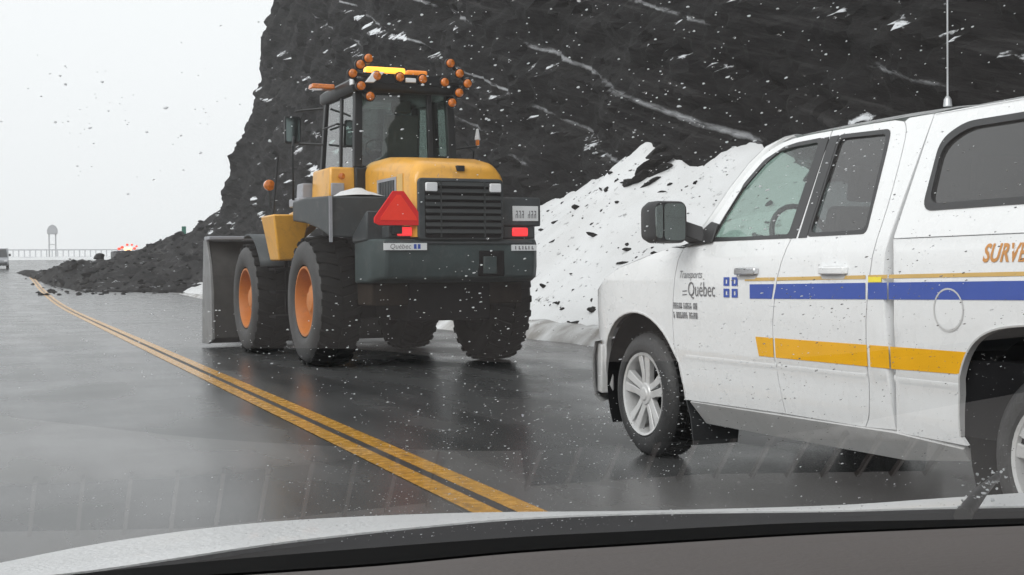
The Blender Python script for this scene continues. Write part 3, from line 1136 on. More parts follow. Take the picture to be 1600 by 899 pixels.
    # fuel filler outline
    if side == 1:
        panel('fuel_flap', arch(-2.96, 1.02, .098, 0, 345, 28), 'greyed_white', fl, [arch(-2.96, 1.02, .090, 0, 345, 28)], off=.004, side=1, solid=0, step=0)
        panel('fuel_cap', arch(-2.96, 1.02, .088, 0, 345, 28), 'white_paint', fl, off=-.004 + .0065, side=1, solid=0, step=.05)
    # body crease shadow ledge above the rocker
    for pp, xa, xb in ((door, -.60, -1.575), (rdoor, -1.595, -2.355), (fl, -2.56, -3.0)):
        rows = []
        for x in np.linspace(xa, xb, 10):
            yy = lambda y: y if side == 1 else -TW - y
            rows.append([(x, yy(skin(x, .70) - .004), .704), (x, yy(skin(x, .685) + .005), .690), (x, yy(skin(x, .66) - .004), .655)])
        b = MB()
        b.grid(rows)
        b.build('crease_moulding', 'white_paint', pp, smooth=80)

def lettering(txt, size, x, z, m, parent, shear=0.0, bold=0.0, sx=1.0, name='lettering', lean=0.0):
    """flat vinyl letters on the left side of the truck; x is the front (left) end"""
    me = text_mesh(txt, size, shear, bold)
    for v in me.vertices:
        u, w = v.co.x * sx, v.co.y
        xx = x - u
        zz = z + w + lean * u
        v.co = (xx, skin(xx, zz) + .0035, zz)
    return obj(name, me, m, parent)
fdoor = [c for c in truck.children if c.name == 'front_door'][0]
bed = [c for c in truck.children if c.name == 'bed_side'][0]
lettering('Transports', .066, -.555, 1.163, 'decal_grey', fdoor, shear=.25, sx=.92)
lettering('Québec', .125, -.665, 1.055, 'decal_grey', fdoor, sx=.79)
for zz in (1.058, 1.080):
    panel('lettering_flourish', [(-.60, zz), (-.655, zz + .004), (-.655, zz + .010), (-.60, zz + .006)], 'decal_grey', fdoor, off=.0035, solid=0, step=0)
for i in range(2):
    for j in range(2):
        x0, z0 = -1.075 - i * .088, 1.052 + j * .066
        fr = [(x0, z0), (x0, z0 + .05), (x0 - .062, z0 + .05), (x0 - .062, z0)]
        hl = [(x0 - .022, z0 + .013), (x0 - .022, z0 + .037), (x0 - .040, z0 + .037), (x0 - .040, z0 + .013)]
        panel('flag_emblem', fr, 'decal_blue', fdoor, [hl], off=.0035, solid=0, step=0)
# two short lines of small print, too blurred in the photograph to read
rl = random.Random(3)
for row, zz in enumerate((.975, .918)):
    x = -.487
    b = MB()
    while x > -.77:
        w = rl.uniform(.014, .022)
        for (u0, u1, v0, v1) in ((0, .3, 0, 1), (.7, 1, 0, rl.choice((1, .55))), (0.3, .7, rl.choice((0, .42)), rl.choice((.2, .6))), (.3, .7, .82, 1)):
            p = [(x - u0 * w, zz + v0 * .038), (x - u1 * w, zz + v0 * .038), (x - u1 * w, zz + v1 * .038), (x - u0 * w, zz + v1 * .038)]
            b.poly([(a, skin(a, c) + .0036, c) for a, c in p])
        x -= w + (.007 if rl.random() < .8 else .022)
    b.build('small_print', 'decal_grey', fdoor)['kind'] = 'stuff'
lettering('SURVEILLANCE', .108, -3.165, 1.232, 'decal_rust', bed, shear=.22, bold=.003, sx=.80)

# ---- hood, roof, glass, ends
def crown_row(x, ze, ya, h, n=14, p=2.4, inset=0.0):
    ya = ya - inset
    yb = -TW - ya
    out = []
    for k in range(n + 1):
        t = k / n
        y = ya + (yb - ya) * t
        q = abs(2 * t - 1)
        out.append((x, y, ze + h * (1 - q ** p)))
    return out
b = MB()
hood = [(-.62, 1.352, .055), (-.40, 1.357, .055), (-.2, 1.323, .075), (0, 1.284, .095), (.25, 1.238, .105), (.5, 1.173, .115), (.75, 1.084, .13), (.9, 1.005, .13), (.99, .925, .10)]
b.grid([crown_row(x, z, skin(x, z) - .004, h, 20, 3.0) for x, z, h in hood])
b.build('hood', 'white_paint', truck, smooth=60)
b = MB()
rows = []
for x, ze, h in ((-1.27, 1.935, .03), (-1.36, 1.955, .05), (-1.5, 1.957, .066), (-1.75, 1.957, .075), (-2.1, 1.957, .078), (-2.45, 1.955, .072), (-2.55, 1.953, .06)):
    rows.append(crown_row(x, ze, skin(x, ze) + .004, h, 20, 3.2))
b.grid(rows)
b.build('roof', 'white_paint', truck, smooth=60)
# roof rail / A pillar in body colour between windshield and door frame
for side in (1, -1):
    yy = lambda y: y if side == 1 else -TW - y
    rows = []
    for (x, z, w) in ((-.62, 1.358, .10), (-.70, 1.40, .07), (-.78, 1.515, .06), (-.88, 1.67, .058), (-1.0, 1.812, .055), (-1.12, 1.90, .05), (-1.28, 1.947, .04), (-1.38, 1.957, .03)):
        y = skin(x, z)
        rows.append([(x - .012, yy(y - .012), z - .012), (x + .008, yy(y + .004), z + .008), (x + w * .6, yy(y - .02), z + w * .55), (x + w, yy(y - .06), z + w * .55), (x + w, yy(y - .09), z + w * .3)])
    b = MB()
    b.grid(rows)
    b.build('windshield_pillar', 'white_paint', truck, smooth=70)
b = MB()
b.grid([[(x + bx * (1 - (2 * k / 10 - 1) ** 2), ya + (-TW - 2 * ya) * k / 10, z) for k in range(11)] for x, z, ya, bx in ((-.60, 1.40, -.09, .18), (-.85, 1.63, -.20, .14), (-1.12, 1.85, -.28, .10), (-1.30, 1.955, -.31, .06))])
b.build('windshield', 'window_clear', truck, smooth=70)
b = MB()
b.grid([[(x, -.06 + (-TW + .12) * k / 6, z) for k in range(7)] for x, z in ((-.44, 1.36), (-.60, 1.385), (-.66, 1.40))])
b.build('wiper_cowl', 'black_plastic', truck)
b = MB()
rows = []
for x, ze, h in ((-2.555, 1.945, .062), (-2.75, 1.945, .078), (-3.5, 1.945, .082), (-4.2, 1.945, .078), (-4.40, 1.945, .06)):
    rows.append(crown_row(x, ze, skin(x, ze) + .004, h, 20, 3.0))
b.grid(rows)
b.build('topper_roof', 'white_paint', truck, smooth=60)
b = MB()
b.grid([[(-4.40, -.29 - 1.42 * k / 8, 1.97 + .04 * (1 - (k / 4 - 1) ** 2)) for k in range(9)], [(-4.50, -.17 - 1.66 * k / 8, 1.70) for k in range(9)], [(-4.63, -.06 - 1.88 * k / 8, 1.36) for k in range(9)]])
b.build('topper_hatch', 'window_privacy', truck, smooth=60)
b = MB()
b.box(-4.76, -4.69, -1.93, -.07, .55, 1.34)
b.build('tailgate', 'white_paint', truck, bevel=.02)
b = MB()
b.box(-4.86, -4.72, -1.98, -.02, .42, .60)
b.build('rear_bumper', 'chrome', truck, bevel=.03)
for y0 in (-.17, -1.97):
    b = MB()
    b.box(-4.745, -4.67, y0, y0 + .14, .80, 1.22)
    b.build('tail_light', 'lamp_red', truck, bevel=.02)
# front end
b = MB()
rows = []
for y in np.linspace(0, 1, 17):
    t = 2 * y - 1
    yy = -1.0 - 1.0 * t * .985
    x = 1.12 - .40 * abs(t) ** 3.2
    rows.append([(x - .12, yy, .30), (x - .02, yy, .34), (x, yy, .42), (x + .01, yy, .60), (x - .03, yy, .72), (x - .12, yy, .73)])
b.grid(rows)
b.build('front_bumper', 'greyed_white', truck, smooth=60)
for side in (1, -1):
    yy = lambda y: y if side == 1 else -TW - y
    b = MB()
    b.loft([[(.62, yy(-.03), .36), (.62, yy(-.03), .70), (.60, yy(-.12), .70), (.60, yy(-.12), .36)],
            [(.80, yy(-.075), .36), (.80, yy(-.075), .715), (.76, yy(-.16), .715), (.76, yy(-.16), .36)],
            [(.98, yy(-.24), .36), (.98, yy(-.24), .72), (.93, yy(-.30), .72), (.93, yy(-.30), .36)]])
    b.build('bumper_end', 'greyed_white', truck, bevel=.01)
    b = MB()
    b.loft([[(.93, yy(-.21), .80), (.92, yy(-.20), .97), (.86, yy(-.24), .99), (.86, yy(-.24), .80)], [(1.04, yy(-.58), .80), (1.02, yy(-.58), .95), (.96, yy(-.58), .97), (.96, yy(-.58), .80)]])
    b.build('headlight', 'lamp_clear', truck, bevel=.01)
b = MB()
b.box(.93, 1.03, -1.42, -.58, .74, .98)
for k in range(4):
    b.box(1.03, 1.05, -1.40, -.60, .77 + k * .055, .785 + k * .055)
b.build('radiator_grille', 'black_plastic', truck, bevel=.01)
# under body and cab shell
b = MB()
b.box(-4.6, .85, -1.62, -.38, .34, .46)
b.box(-2.52, -.5, -1.93, -.10, .40, .46)
b.build('chassis', 'under_black', truck, bevel=.02)
b = MB()
b.box(-.52, .8, -1.5, -.5, .5, 1.1)
b.build('engine_block', 'under_black', truck)
b = MB()
b.grid([[(-4.64, -.035, 1.345), (-2.56, -.035, 1.345), (-2.56, -.04, 1.33)]])if False else None
b.box(-4.66, -2.56, -1.955, -.045, .46, .80)
b.box(-4.66, -4.60, -1.955, -.045, .80, 1.33)
b.build('cargo_bed', 'under_black', truck)
b = MB()
b.box(-2.545, -2.50, -1.93, -.07, .44, 1.36)
b.loft([[(-2.50, -.06, 1.36), (-2.50, -1.94, 1.36), (-2.545, -1.94, 1.36), (-2.545, -.06, 1.36)], [(-2.50, -.29, 1.94), (-2.50, -1.71, 1.94), (-2.545, -1.71, 1.94), (-2.545, -.29, 1.94)]])
b.build('cab_back', 'cabin_grey', truck)
b = MB()
for y0 in (-.14, -1.90):
    b = MB()
    b.box(-2.50, -.62, y0, y0 + .04, .46, 1.34)
    b.build('door_lining', 'cabin_grey', truck)
b = MB()
b.prism([(-.55, 1.12), (-.55, 1.37), (-.72, 1.41), (-.90, 1.40), (-1.02, 1.33), (-1.02, 1.12)], 'y', -1.92, -.10)
b.build('dashboard', 'cabin_grey', truck, bevel=.03)
for y0, x0 in ((-.72, -1.62), (-1.75, -1.62), (-.86, -2.40), (-1.72, -2.40)):
    b = MB()
    b.prism(rounded([(x0 + .42, .80), (x0 + .46, .98), (x0 + .12, .97), (x0 - .10, 1.55), (x0 - .20, 1.54), (x0 - .06, .80)], .04), 'y', y0, y0 + .48)
    b.prism(rounded([(x0 - .12, 1.57), (x0 - .15, 1.76), (x0 - .23, 1.75), (x0 - .21, 1.57)], .03), 'y', y0 + .1, y0 + .38)
    b.build('seat', 'seat_cloth', truck, bevel=.03)
b = MB()
ring = []
for k in range(25):
    t = 2 * math.pi * k / 24
    ring.append((-1.09 + .07 * math.cos(t) * .9, -.50 + .19 * math.sin(t), 1.40 + .185 * math.cos(t)))
b.tube(ring, .016, 8, False)
b.tube([(-1.10, -.50, 1.40), (-.92, -.50, 1.30)], .03)
b.tube([(-1.09, -.67, 1.40), (-1.10, -.33, 1.40)], .016)
b.build('steering_wheel', 'black_plastic', truck, smooth=60)
# mirrors
for side in (1, -1):
    yy = lambda y: y if side == 1 else -TW - y
    mir = MB()
    rg = []
    for (x, s) in ((-.77, .92), (-.74, 1.0), (-.66, 1.0), (-.58, .86), (-.55, .6)):
        cy, cz, hy, hz = .185, 1.498, .115 * s, .125 * s
        sec = rounded([(cy - hy, cz - hz), (cy - hy, cz + hz), (cy + hy, cz + hz), (cy + hy, cz - hz)], .045, 4)
        rg.append([(x, yy(u), v) for u, v in sec])
    mir.loft(rg)
    mh = mir.build('side_mirror', 'black_plastic', truck, smooth=50)
    b = MB()
    b.loft([[(-.62, yy(-.03), 1.37), (-.62, yy(-.03), 1.47), (-.76, yy(-.04), 1.47), (-.80, yy(-.035), 1.37)], [(-.62, yy(.09), 1.43), (-.62, yy(.09), 1.52), (-.70, yy(.09), 1.52), (-.70, yy(.09), 1.43)]])
    b.loft([[(-.58, yy(-.02), 1.352), (-.90, yy(-.022), 1.372), (-.90, yy(-.01), 1.372), (-.58, yy(-.008), 1.352)], [(-.80, yy(-.085), 1.50), (-.90, yy(-.075), 1.48), (-.90, yy(-.055), 1.48), (-.80, yy(-.07), 1.50)]])
    b.build('mirror_arm', 'black_plastic', mh, bevel=.008)
    b = MB()
    b.prism(rounded([(yy(.095), 1.388), (yy(.095), 1.608), (yy(.235), 1.608), (yy(.235), 1.388)], .03), 'x', -.782, -.776)
    b.build('mirror_glass', 'mirror_face', mh)
    b = MB()
    b.prism(rounded([(yy(.245), 1.40), (yy(.245), 1.604), (yy(.290), 1.59), (yy(.290), 1.405)], .02), 'x', -.781, -.776)
    b.build('mirror_glass', 'mirror_face', mh)
# wheels
def make_wheel(cx, side):
    yo = -.015 if side == 1 else -TW + .015
    d = -1 if side == 1 else 1                        # inward
    r = .405
    wh = bpy.data.objects.new('wheel', None)
    COL.objects.link(wh)
    wh.parent = truck
    wh.location = (cx, yo, r)
    t = MB()
    pf = [(0.02, .272), (.0, .288), (-.004, .315), (.004, .350), (.03, .385), (.06, .40), (.10, .405), (.18, .405), (.22, .40), (.25, .385), (.275, .345), (.28, .29), (.27, .272)]
    t.lathe([(d * a, q) for a, q in pf], (0, 0, 0), 'y', 48, False)
    t.build('tyre', 'tyre_rubber', wh, smooth=30)
    tr = MB()
    for k in range(44):
        a = 2 * math.pi * k / 44
        for j in range(3):
            y0, y1 = .055 + j * .062, .105 + j * .062
            aa = a + j * .05
            p = []
            for rr in (.402, .411):
                for (da, yy) in ((-.045, y0), (.045, y0), (.06, y1), (-.03, y1)):
                    p.append((rr * math.cos(aa + da), d * yy, rr * math.sin(aa + da)))
            tr.hexa(p)
    to = tr.build('tread', 'tread_rubber', wh)
    to['kind'] = 'stuff'
    rm = MB()
    rm.lathe([(d * a, q) for a, q in ((.02, .274), (.004, .270), (.010, .254), (.05, .242), (.20, .235), (.20, .05))], (0, 0, 0), 'y', 48, False)
    ro = rm.build('rim', 'rim_silver', wh, smooth=35)
    sp = MB()
    for k in range(5):
        a = 2 * math.pi * k / 5 + math.pi / 2
        c, s_ = math.cos(a), math.sin(a)
        def P(rad, tan, y):
            return (rad * c - tan * s_, d * y, rad * s_ + tan * c)
        for sgn in (-1, 1):
            sp.loft([[P(.03, sgn * .002, .030), P(.03, sgn * .045, .034), P(.03, sgn * .045, .075), P(.03, sgn * .002, .07)],
                     [P(.13, sgn * .006, .028), P(.13, sgn * .052, .031), P(.13, sgn * .052, .07), P(.13, sgn * .006, .065)],
                     [P(.258, sgn * .016, .014), P(.258, sgn * .080, .016), P(.252, sgn * .080, .06), P(.252, sgn * .016, .055)]])
    sp.lathe([(d * a, q) for a, q in ((.085, .075), (.03, .075), (.022, .066), (.02, .045), (.012, .04), (.010, .0))], (0, 0, 0), 'y', 24, False)
    sp.build('spokes', 'rim_silver', wh, bevel=.004, smooth=30)
    hb = MB()
    hb.lathe([(d * .11, .19), (d * .105, .02)], (0, 0, 0), 'y', 28, False)
    hb.build('brake_disc', 'under_black', wh)
    return wh
for cx in (0, -3.57):
    for side in (1, -1):
        make_wheel(cx, side)
# mud flaps behind the front wheels
for side in (1, -1):
    yy = lambda y: y if side == 1 else -TW - y
    b = MB()
    b.loft([[(-.50, yy(-.045), .46), (-.50, yy(-.40), .46), (-.515, yy(-.40), .46), (-.515, yy(-.045), .46)],
            [(-.57, yy(-.05), .30), (-.57, yy(-.40), .30), (-.585, yy(-.40), .30), (-.585, yy(-.05), .30)],
            [(-.60, yy(-.05), .14), (-.60, yy(-.36), .14), (-.612, yy(-.36), .14), (-.612, yy(-.05), .14)]])
    b.build('mud_flap', 'black_plastic', truck)
    b = MB()
    b.loft([[(-4.12, yy(-.05), .48), (-4.12, yy(-.38), .48), (-4.135, yy(-.38), .48), (-4.135, yy(-.05), .48)], [(-4.16, yy(-.05), .16), (-4.16, yy(-.36), .16), (-4.172, yy(-.36), .16), (-4.172, yy(-.05), .16)]])
    b.build('mud_flap', 'black_plastic', truck)
b = MB()
b.tube([(-2.46, -.42, 2.0), (-2.46, -.42, 2.035), (-2.46, -.42, 2.05)], [.022, .018, .008], 10)
b.tube([(-2.46, -.42, 2.04), (-2.463, -.42, 2.5), (-2.475, -.42, 3.1)], [.0050, .0042, .003], 6)
b.build('whip_antenna', 'antenna_steel', truck, smooth=60)
# ------------------------------------------------------------------ the wheel loader
ld = thing('wheel_loader', 'yellow articulated wheel loader with amber arrow lights on its cab and a red-orange warning triangle', 'wheel loader', (5.21, 17.26, 0.0), R(93))
TR = .86                                              # tyre radius
def loader_wheel(cx, cy, side, sx=1.0):
    wh = bpy.data.objects.new('wheel', None)
    COL.objects.link(wh)
    wh.parent = ld
    wh.location = (cx, cy, TR)
    d = -side
    t = MB()
    pf = [(.06, .46), (.02, .50), (.0, .58), (.0, .70), (.03, .78), (.09, .83), (.16, .85), (.44, .85), (.51, .83), (.57, .78), (.60, .70), (.60, .55), (.54, .46)]
    t.lathe([(d * a, q) for a, q in pf], (0, 0, 0), 'y', 56, False)
    t.build('tyre', 'tread_rubber', wh, smooth=35)
    sw = MB()
    sw.lathe([(d * a, q) for a, q in ((.05, .475), (.015, .50), (-.006, .58), (-.006, .70), (.022, .775), (.05, .80))], (0, 0, 0), 'y', 56, False)
    sw.build('sidewall', 'tyre_rubber', wh, smooth=50)
    tr = MB()
    for k in range(26):
        a = 2 * math.pi * k / 26
        for (y0, y1, s0, s1) in ((.03, .29, .0, .10), (.57, .31, .12, .22)):
            p = []
            for rr, w in ((.835, .062), (.878, .05)):
                for (da, yy) in ((s0 - w, y0), (s0 + w, y0), (s1 + w, y1), (s1 - w, y1)):
                    q = rr - (.035 if yy in (.03, .57) else 0)
                    p.append((q * math.cos(a + da), d * yy, q * math.sin(a + da)))
            tr.hexa(p)
    to = tr.build('tread', 'tread_rubber', wh, bevel=.008, seg=1)
    to['kind'] = 'stuff'
    rm = MB()
    rm.lathe([(d * a, q) for a, q in ((.07, .47), (.03, .465), (.03, .44), (.08, .42), (.22, .40), (.24, .26), (.14, .22), (.12, .15), (.10, .13), (.09, .0))], (0, 0, 0), 'y', 40, False)
    rm.build('rim', 'rim_orange', wh, smooth=40)
    bl = MB()
    for k in range(12):
        a = 2 * math.pi * k / 12
        bl.lathe([(d * .235, .018), (d * .20, .018), (d * .20, 0)], (.33 * math.cos(a), 0, .33 * math.sin(a)), 'y', 6, False)
    bo = bl.build('wheel_bolts', 'mud_brown', wh)
    bo['kind'] = 'stuff'
for cx in (0.0, 3.42):
    for side in (1, -1):
        loader_wheel(cx, side * 1.50, side)

# frames and axles
b = MB()
b.box(-1.55, 1.35, -.55, .55, .62, 1.75)
b.box(-.25, .25, -.85, .85, .62, 1.10)
b.build('rear_frame', 'under_black', ld, bevel=.03)
b = MB()
b.box(1.75, 4.0, -.48, .48, .62, 1.75)
b.box(3.18, 3.68, -.85, .85, .62, 1.10)
b.box(1.2, 1.9, -.22, .22, .75, 1.6)
b.build('front_frame', 'under_black', ld, bevel=.03)
# counterweight, with its hitch pocket and the rusty belly below
b = MB()
pf = [(-1.02, 1.10), (-1.72, 1.10), (-1.87, 1.16), (-1.90, 1.30), (-1.90, 1.57), (-1.86, 1.64), (-1.02, 1.64)]
def cw_ring(y, tx):
    return [(x + (tx if x < -1.3 else 0), y, z) for x, z in pf]
b.loft([cw_ring(y, tx) for y, tx in ((-1.13, .22), (-1.09, .10), (-1.0, .0), (.96, .0), (1.05, .10), (1.09, .22))])
cw = b.build('counterweight', 'counterweight_green', ld, bevel=.025)
b = MB()
b.box(-1.905, -1.86, -.60, -.24, 1.17, 1.50)
b.build('hitch_pocket', 'under_black', cw, bevel=.02)
b = MB()
b.box(-1.94, -1.90, -.48, -.30, 1.20, 1.42)
b.build('tow_hitch', 'counterweight_green', cw, bevel=.015)
b = MB()
b.box(-1.92, -1.87, -1.0, 1.0, 1.575, 1.605)
b.build('bumper_rail', 'loader_grey', cw, bevel=.008)
b = MB()
b.box(-1.50, -.9, -1.02, 1.02, .82, 1.095)
b.build('belly_guard', 'mud_brown', ld, bevel=.02)
# engine hood: a domed yellow cover
def hood_ring(x, w, zt, zb, r):
    pts = [(-w, zb)]
    for k in range(9):
        a = math.pi - k * math.pi / 2 / 8
        pts.append((-w + r + r * math.cos(a), zt - r + r * math.sin(a)))
    for k in range(9):
        a = math.pi / 2 - k * math.pi / 2 / 8
        pts.append((w - r + r * math.cos(a), zt - r + r * math.sin(a)))
    pts.append((w, zb))
    n = len(pts)
    return [(x, y, z + (.055 * (1 - (y / w) ** 2) if z > zb + .2 else 0)) for y, z in pts]
b = MB()
b.loft([hood_ring(.10, .60, 2.72, 1.66, .16), hood_ring(-.6, .61, 2.72, 1.66, .16), hood_ring(-1.3, .615, 2.66, 1.66, .17), hood_ring(-1.72, .615, 2.58, 1.66, .19), hood_ring(-1.86, .60, 2.52, 1.66, .20), hood_ring(-1.905, .575, 2.46, 1.66, .20)])
hood_l = b.build('engine_hood', 'loader_yellow', ld, bevel=.0, smooth=50)
b = MB()
b.prism(rounded([(-.58, 1.62), (-.58, 2.385), (.565, 2.385), (.565, 1.62)], .07, 5), 'x', -1.93, -1.88)
fr = b.build('grille_frame', 'loader_grey', ld, bevel=.02)
b = MB()
b.prism(rounded([(-.535, 1.65), (-.535, 2.345), (.475, 2.345), (.475, 1.65)], .03, 3), 'x', -1.937, -1.90)
b.build('grille_back', 'under_black', fr)
for k in range(8):
    z = 1.70 + k * .083
    b = MB()
    b.loft([[(-1.945, y, z), (-1.968, y, z + .006), (-1.945, y, z + .056), (-1.935, y, z + .05)] for y in (-.53, .47)])
    b.build('grille_slat', 'grille_black', fr, bevel=.004, seg=1)
for y in (-.31, .27):
    b = MB()
    b.box(-1.966, -1.938, y - .008, y + .008, 1.66, 2.34)
    b.build('grille_bar', 'grille_black', fr)
for y in (-.45, .40):
    b = MB()
    b.prism(rounded([(y - .075, 2.215), (y - .075, 2.325), (y + .075, 2.325), (y + .075, 2.215)], .02, 3), 'x', -1.985, -1.94)
    b.build('work_light', 'lamp_clear', fr, bevel=.008)
b = MB()
b.box(-1.93, -1.86, -.06, .045, 2.475, 2.545)
b.build('rear_camera', 'cab_black', hood_l, bevel=.01)
# slotted steel vent in the hood's left side
for sd_ in (1, -1):
    b = MB()
    b.box(-1.30, -.55, sd_ * .617 - .008, sd_ * .617 + .008, 2.02, 2.44)
    v = b.build('side_vent', 'loader_lightgrey', ld, bevel=.004)
    for k in range(6):
        b = MB()
        b.box(-1.24 + k * .105, -1.17 + k * .105, sd_ * .63 - .008, sd_ * .63 + .006, 2.06, 2.40)
        b.build('vent_slot', 'loader_grey', v)
    b = MB()
    b.box(-1.55, -1.36, sd_ * .620 - .008, sd_ * .620 + .006, 2.08, 2.46)
    b.build('service_panel', 'decal_ochre', hood_l)
# rear fender boxes with the lamps
for sd_ in (1, -1):
    b = MB()
    s = sd_
    b.loft([[(-1.02, s * .62, 1.66), (-1.02, s * 1.40, 1.68), (-1.02, s * 1.42, 2.20), (-1.02, s * .62, 2.20)],
            [(-.55, s * .62, 1.80), (-.55, s * 1.42, 1.80), (-.50, s * 1.42, 2.22), (-.50, s * .62, 2.22)],
            [(.10, s * .62, 1.90), (.10, s * 1.42, 1.90), (.10, s * 1.42, 2.24), (.10, s * .62, 2.24)],
            [(.72, s * .62, 1.95), (.72, s * 1.42, 1.95), (.72, s * 1.42, 2.22), (.72, s * .62, 2.22)]])
    b.loft([[(-1.02, s * .60, 1.60), (-1.02, s * 1.12, 1.60), (-1.02, s * 1.12, 1.70), (-1.02, s * .60, 1.70)], [(-1.55, s * .60, 1.62), (-1.55, s * 1.10, 1.62), (-1.55, s * 1.10, 2.0), (-1.55, s * .60, 2.0)]])
    fe = b.build('rear_fender', 'loader_grey', ld, bevel=.025)
    b = MB()
    b.box(-1.05, -1.03, s * 1.40 - .02, s * 1.40 + .02, 1.62, 2.20)
    b.build('fender_edge', 'loader_lightgrey', fe)
    # tail lamp carrier
    b = MB()
    ly = .68 if s > 0 else -.86
    b.box(-1.78, -1.50, ly - .22, ly + .22, 1.645, 1.80)
    tl = b.build('lamp_carrier', 'loader_grey', ld, bevel=.02)
    b = MB()
    b.box(-1.815, -1.78, ly - .11, ly + .11, 1.675, 1.785)
    b.build('tail_lamp', 'lamp_lit_red', tl, bevel=.02)
b = MB()
b.box(-1.79, -1.55, -1.16, -.62, 1.805, 2.17)
b.build('plate_panel', 'loader_grey', ld, bevel=.02)
# licence plate
b = MB()
b.box(-1.80, -1.792, -1.12, -.76, 1.87, 2.06)
lp = b.build('licence_plate', 'decal_white', ld, bevel=.004)
b = MB()
rl = random.Random(9)
for k in range(7):
    y = -.80 - k * .043
    if k == 3:
        continue
    b.box(-1.803, -1.8005, y - .030, y - .021, 1.905, 2.0)
    if rl.random() < .8:
        b.box(-1.803, -1.8005, y - .021, y - .006, 1.985, 2.0)
    if rl.random() < .7:
        b.box(-1.803, -1.8005, y - .021, y - .006, 1.945, 1.957)
    b.box(-1.803, -1.8005, y - .008, y - .001, 1.905, 1.95)
b.build('plate_characters', 'decal_grey', lp)
# stickers at the top of the counterweight
def loader_text(txt, size, y, z, m, parent, name, x=-1.9275, sx=1.0):
    me = text_mesh(txt, size, .15)
    for v in me.vertices:
        v.co = (x, y - v.co.x * sx, z + v.co.y)
    return obj(name, me, m, parent)
b = MB()
b.box(-1.925, -1.90, .45, 1.0, 1.50, 1.585)
st = b.build('sticker', 'decal_white', ld)
loader_text('Québec', .085, .93, 1.518, 'decal_grey', st, 'lettering')
for y in (.55, .60):
    b = MB()
    b.box(-1.928, -1.9255, y - .015, y + .02, 1.515, 1.572)
    b.build('flag_emblem', 'decal_blue', st)
b = MB()
b.box(-1.925, -1.88, -1.03, -.69, 1.49, 1.565)
st = b.build('sticker', 'decal_white', ld)
b = MB()
for k, y in enumerate((-.74, -.79, -.84, -.88, -.925, -.97)):
    b.box(-1.928, -1.9255, y - .006, y + .008, 1.505, 1.55)
    if k % 2:
        b.box(-1.928, -1.9255, y - .020, y - .006, 1.505, 1.518)
b.build('sticker_characters', 'decal_grey', st)
# slow-moving-vehicle triangle
b = MB()
b.prism([(.88, 2.215), (.74, 2.215), (.50, 1.89), (.50, 1.83), (.56, 1.80), (1.06, 1.80), (1.12, 1.83), (1.12, 1.89)], 'x', -1.925, -1.90)
sm = b.build('warning_triangle', 'smv_red', ld, bevel=.004)
b = MB()
b.prism([(.835, 2.17), (.785, 2.17), (.585, 1.90), (.575, 1.86), (1.045, 1.86), (1.035, 1.90)], 'x', -1.93, -1.924)
b.build('triangle_face', 'smv_orange', sm)
b = MB()
b.box(-1.90, -1.72, .76, .86, 1.70, 2.0)
b.build('triangle_bracket', 'cab_black', sm)
# yellow platform block and grey step work under the cab, left and right
for s in (1, -1):
    b = MB()
    b.box(.06, .95, s * .85 - .24, s * .85 + .24, 2.23, 2.66, .02)
    pb = b.build('cab_base', 'loader_yellow', ld, bevel=.03)
    b = MB()
    b.box(.02, .06, s * .98 - .09, s * .98 + .09, 2.27, 2.44)
    b.build('base_panel', 'loader_lightgrey', pb, bevel=.01)
    b = MB()
    b.lathe([(-.0, .045), (-.03, .045), (-.04, .03)], (.03, s * .93, 2.53), 'x', 12)
    b.build('turn_lamp', 'lamp_amber', pb)
    b = MB()
    # yellow tapered tank / step housing ahead of the rear wheel
    b.loft([[(1.30, s * 1.05, 1.42), (1.30, s * 1.42, 1.42), (1.30, s * 1.42, 1.42 + .001), (1.30, s * 1.05, 1.421)],
            [(1.18, s * .95, 2.02), (1.18, s * 1.60, 2.02), (1.18, s * 1.60, 2.06), (1.18, s * .95, 2.06)]]) if False else None
    b.hexa([(1.34, s * 1.16, 1.42), (1.85, s * 1.16, 1.42), (1.85, s * 1.46, 1.42), (1.34, s * 1.46, 1.42), (1.22, s * 1.02, 2.07), (1.95, s * 1.02, 2.07), (1.95, s * 1.57, 2.07), (1.22, s * 1.57, 2.07)])
    tk = b.build('step_box', 'loader_yellow', ld, bevel=.025)
    b = MB()
    for z in (.60, .95, 1.28):
        b.box(1.40, 1.80, s * 1.22, s * 1.50, z, z + .04)
    b.box(1.40, 1.44, s * 1.22, s * 1.26, .6, 1.45)
    b.box(1.76, 1.80, s * 1.22, s * 1.26, .6, 1.45)
    b.build('ladder', 'under_black', tk)
    b = MB()
    b.box(.72, 1.22, s * 1.18 - .16, s * 1.18 + .16, 2.16, 2.28)
    b.box(1.0, 1.32, s * 1.12 - .10, s * 1.12 + .10, 2.04, 2.50, .02)
    b.build('step_platform', 'loader_lightgrey', ld, bevel=.02)
    b = MB()
    b.tube([(.9, s * 1.36, 2.25), (.9, s * 1.36, 3.0), (1.05, s * 1.30, 3.15)], .018)
    b.tube([(1.5, s * 1.5, 2.06), (1.5, s * 1.42, 2.9)], .018)
    b.build('handrail', 'cab_black', ld, smooth=60)
# front fender over the front wheel, left and right
for s in (1, -1):
    b = MB()
    rows = []
    for a in np.linspace(75, 150, 9):
        rows.append([(3.42 - (-1) * 1.0 * math.cos(R(a)), s * y, .86 + 1.0 * math.sin(R(a))) for y in (.85, 1.43)])
    b.grid(rows)
    b.build('front_fender', 'loader_grey', ld, solid=.03, smooth=60)
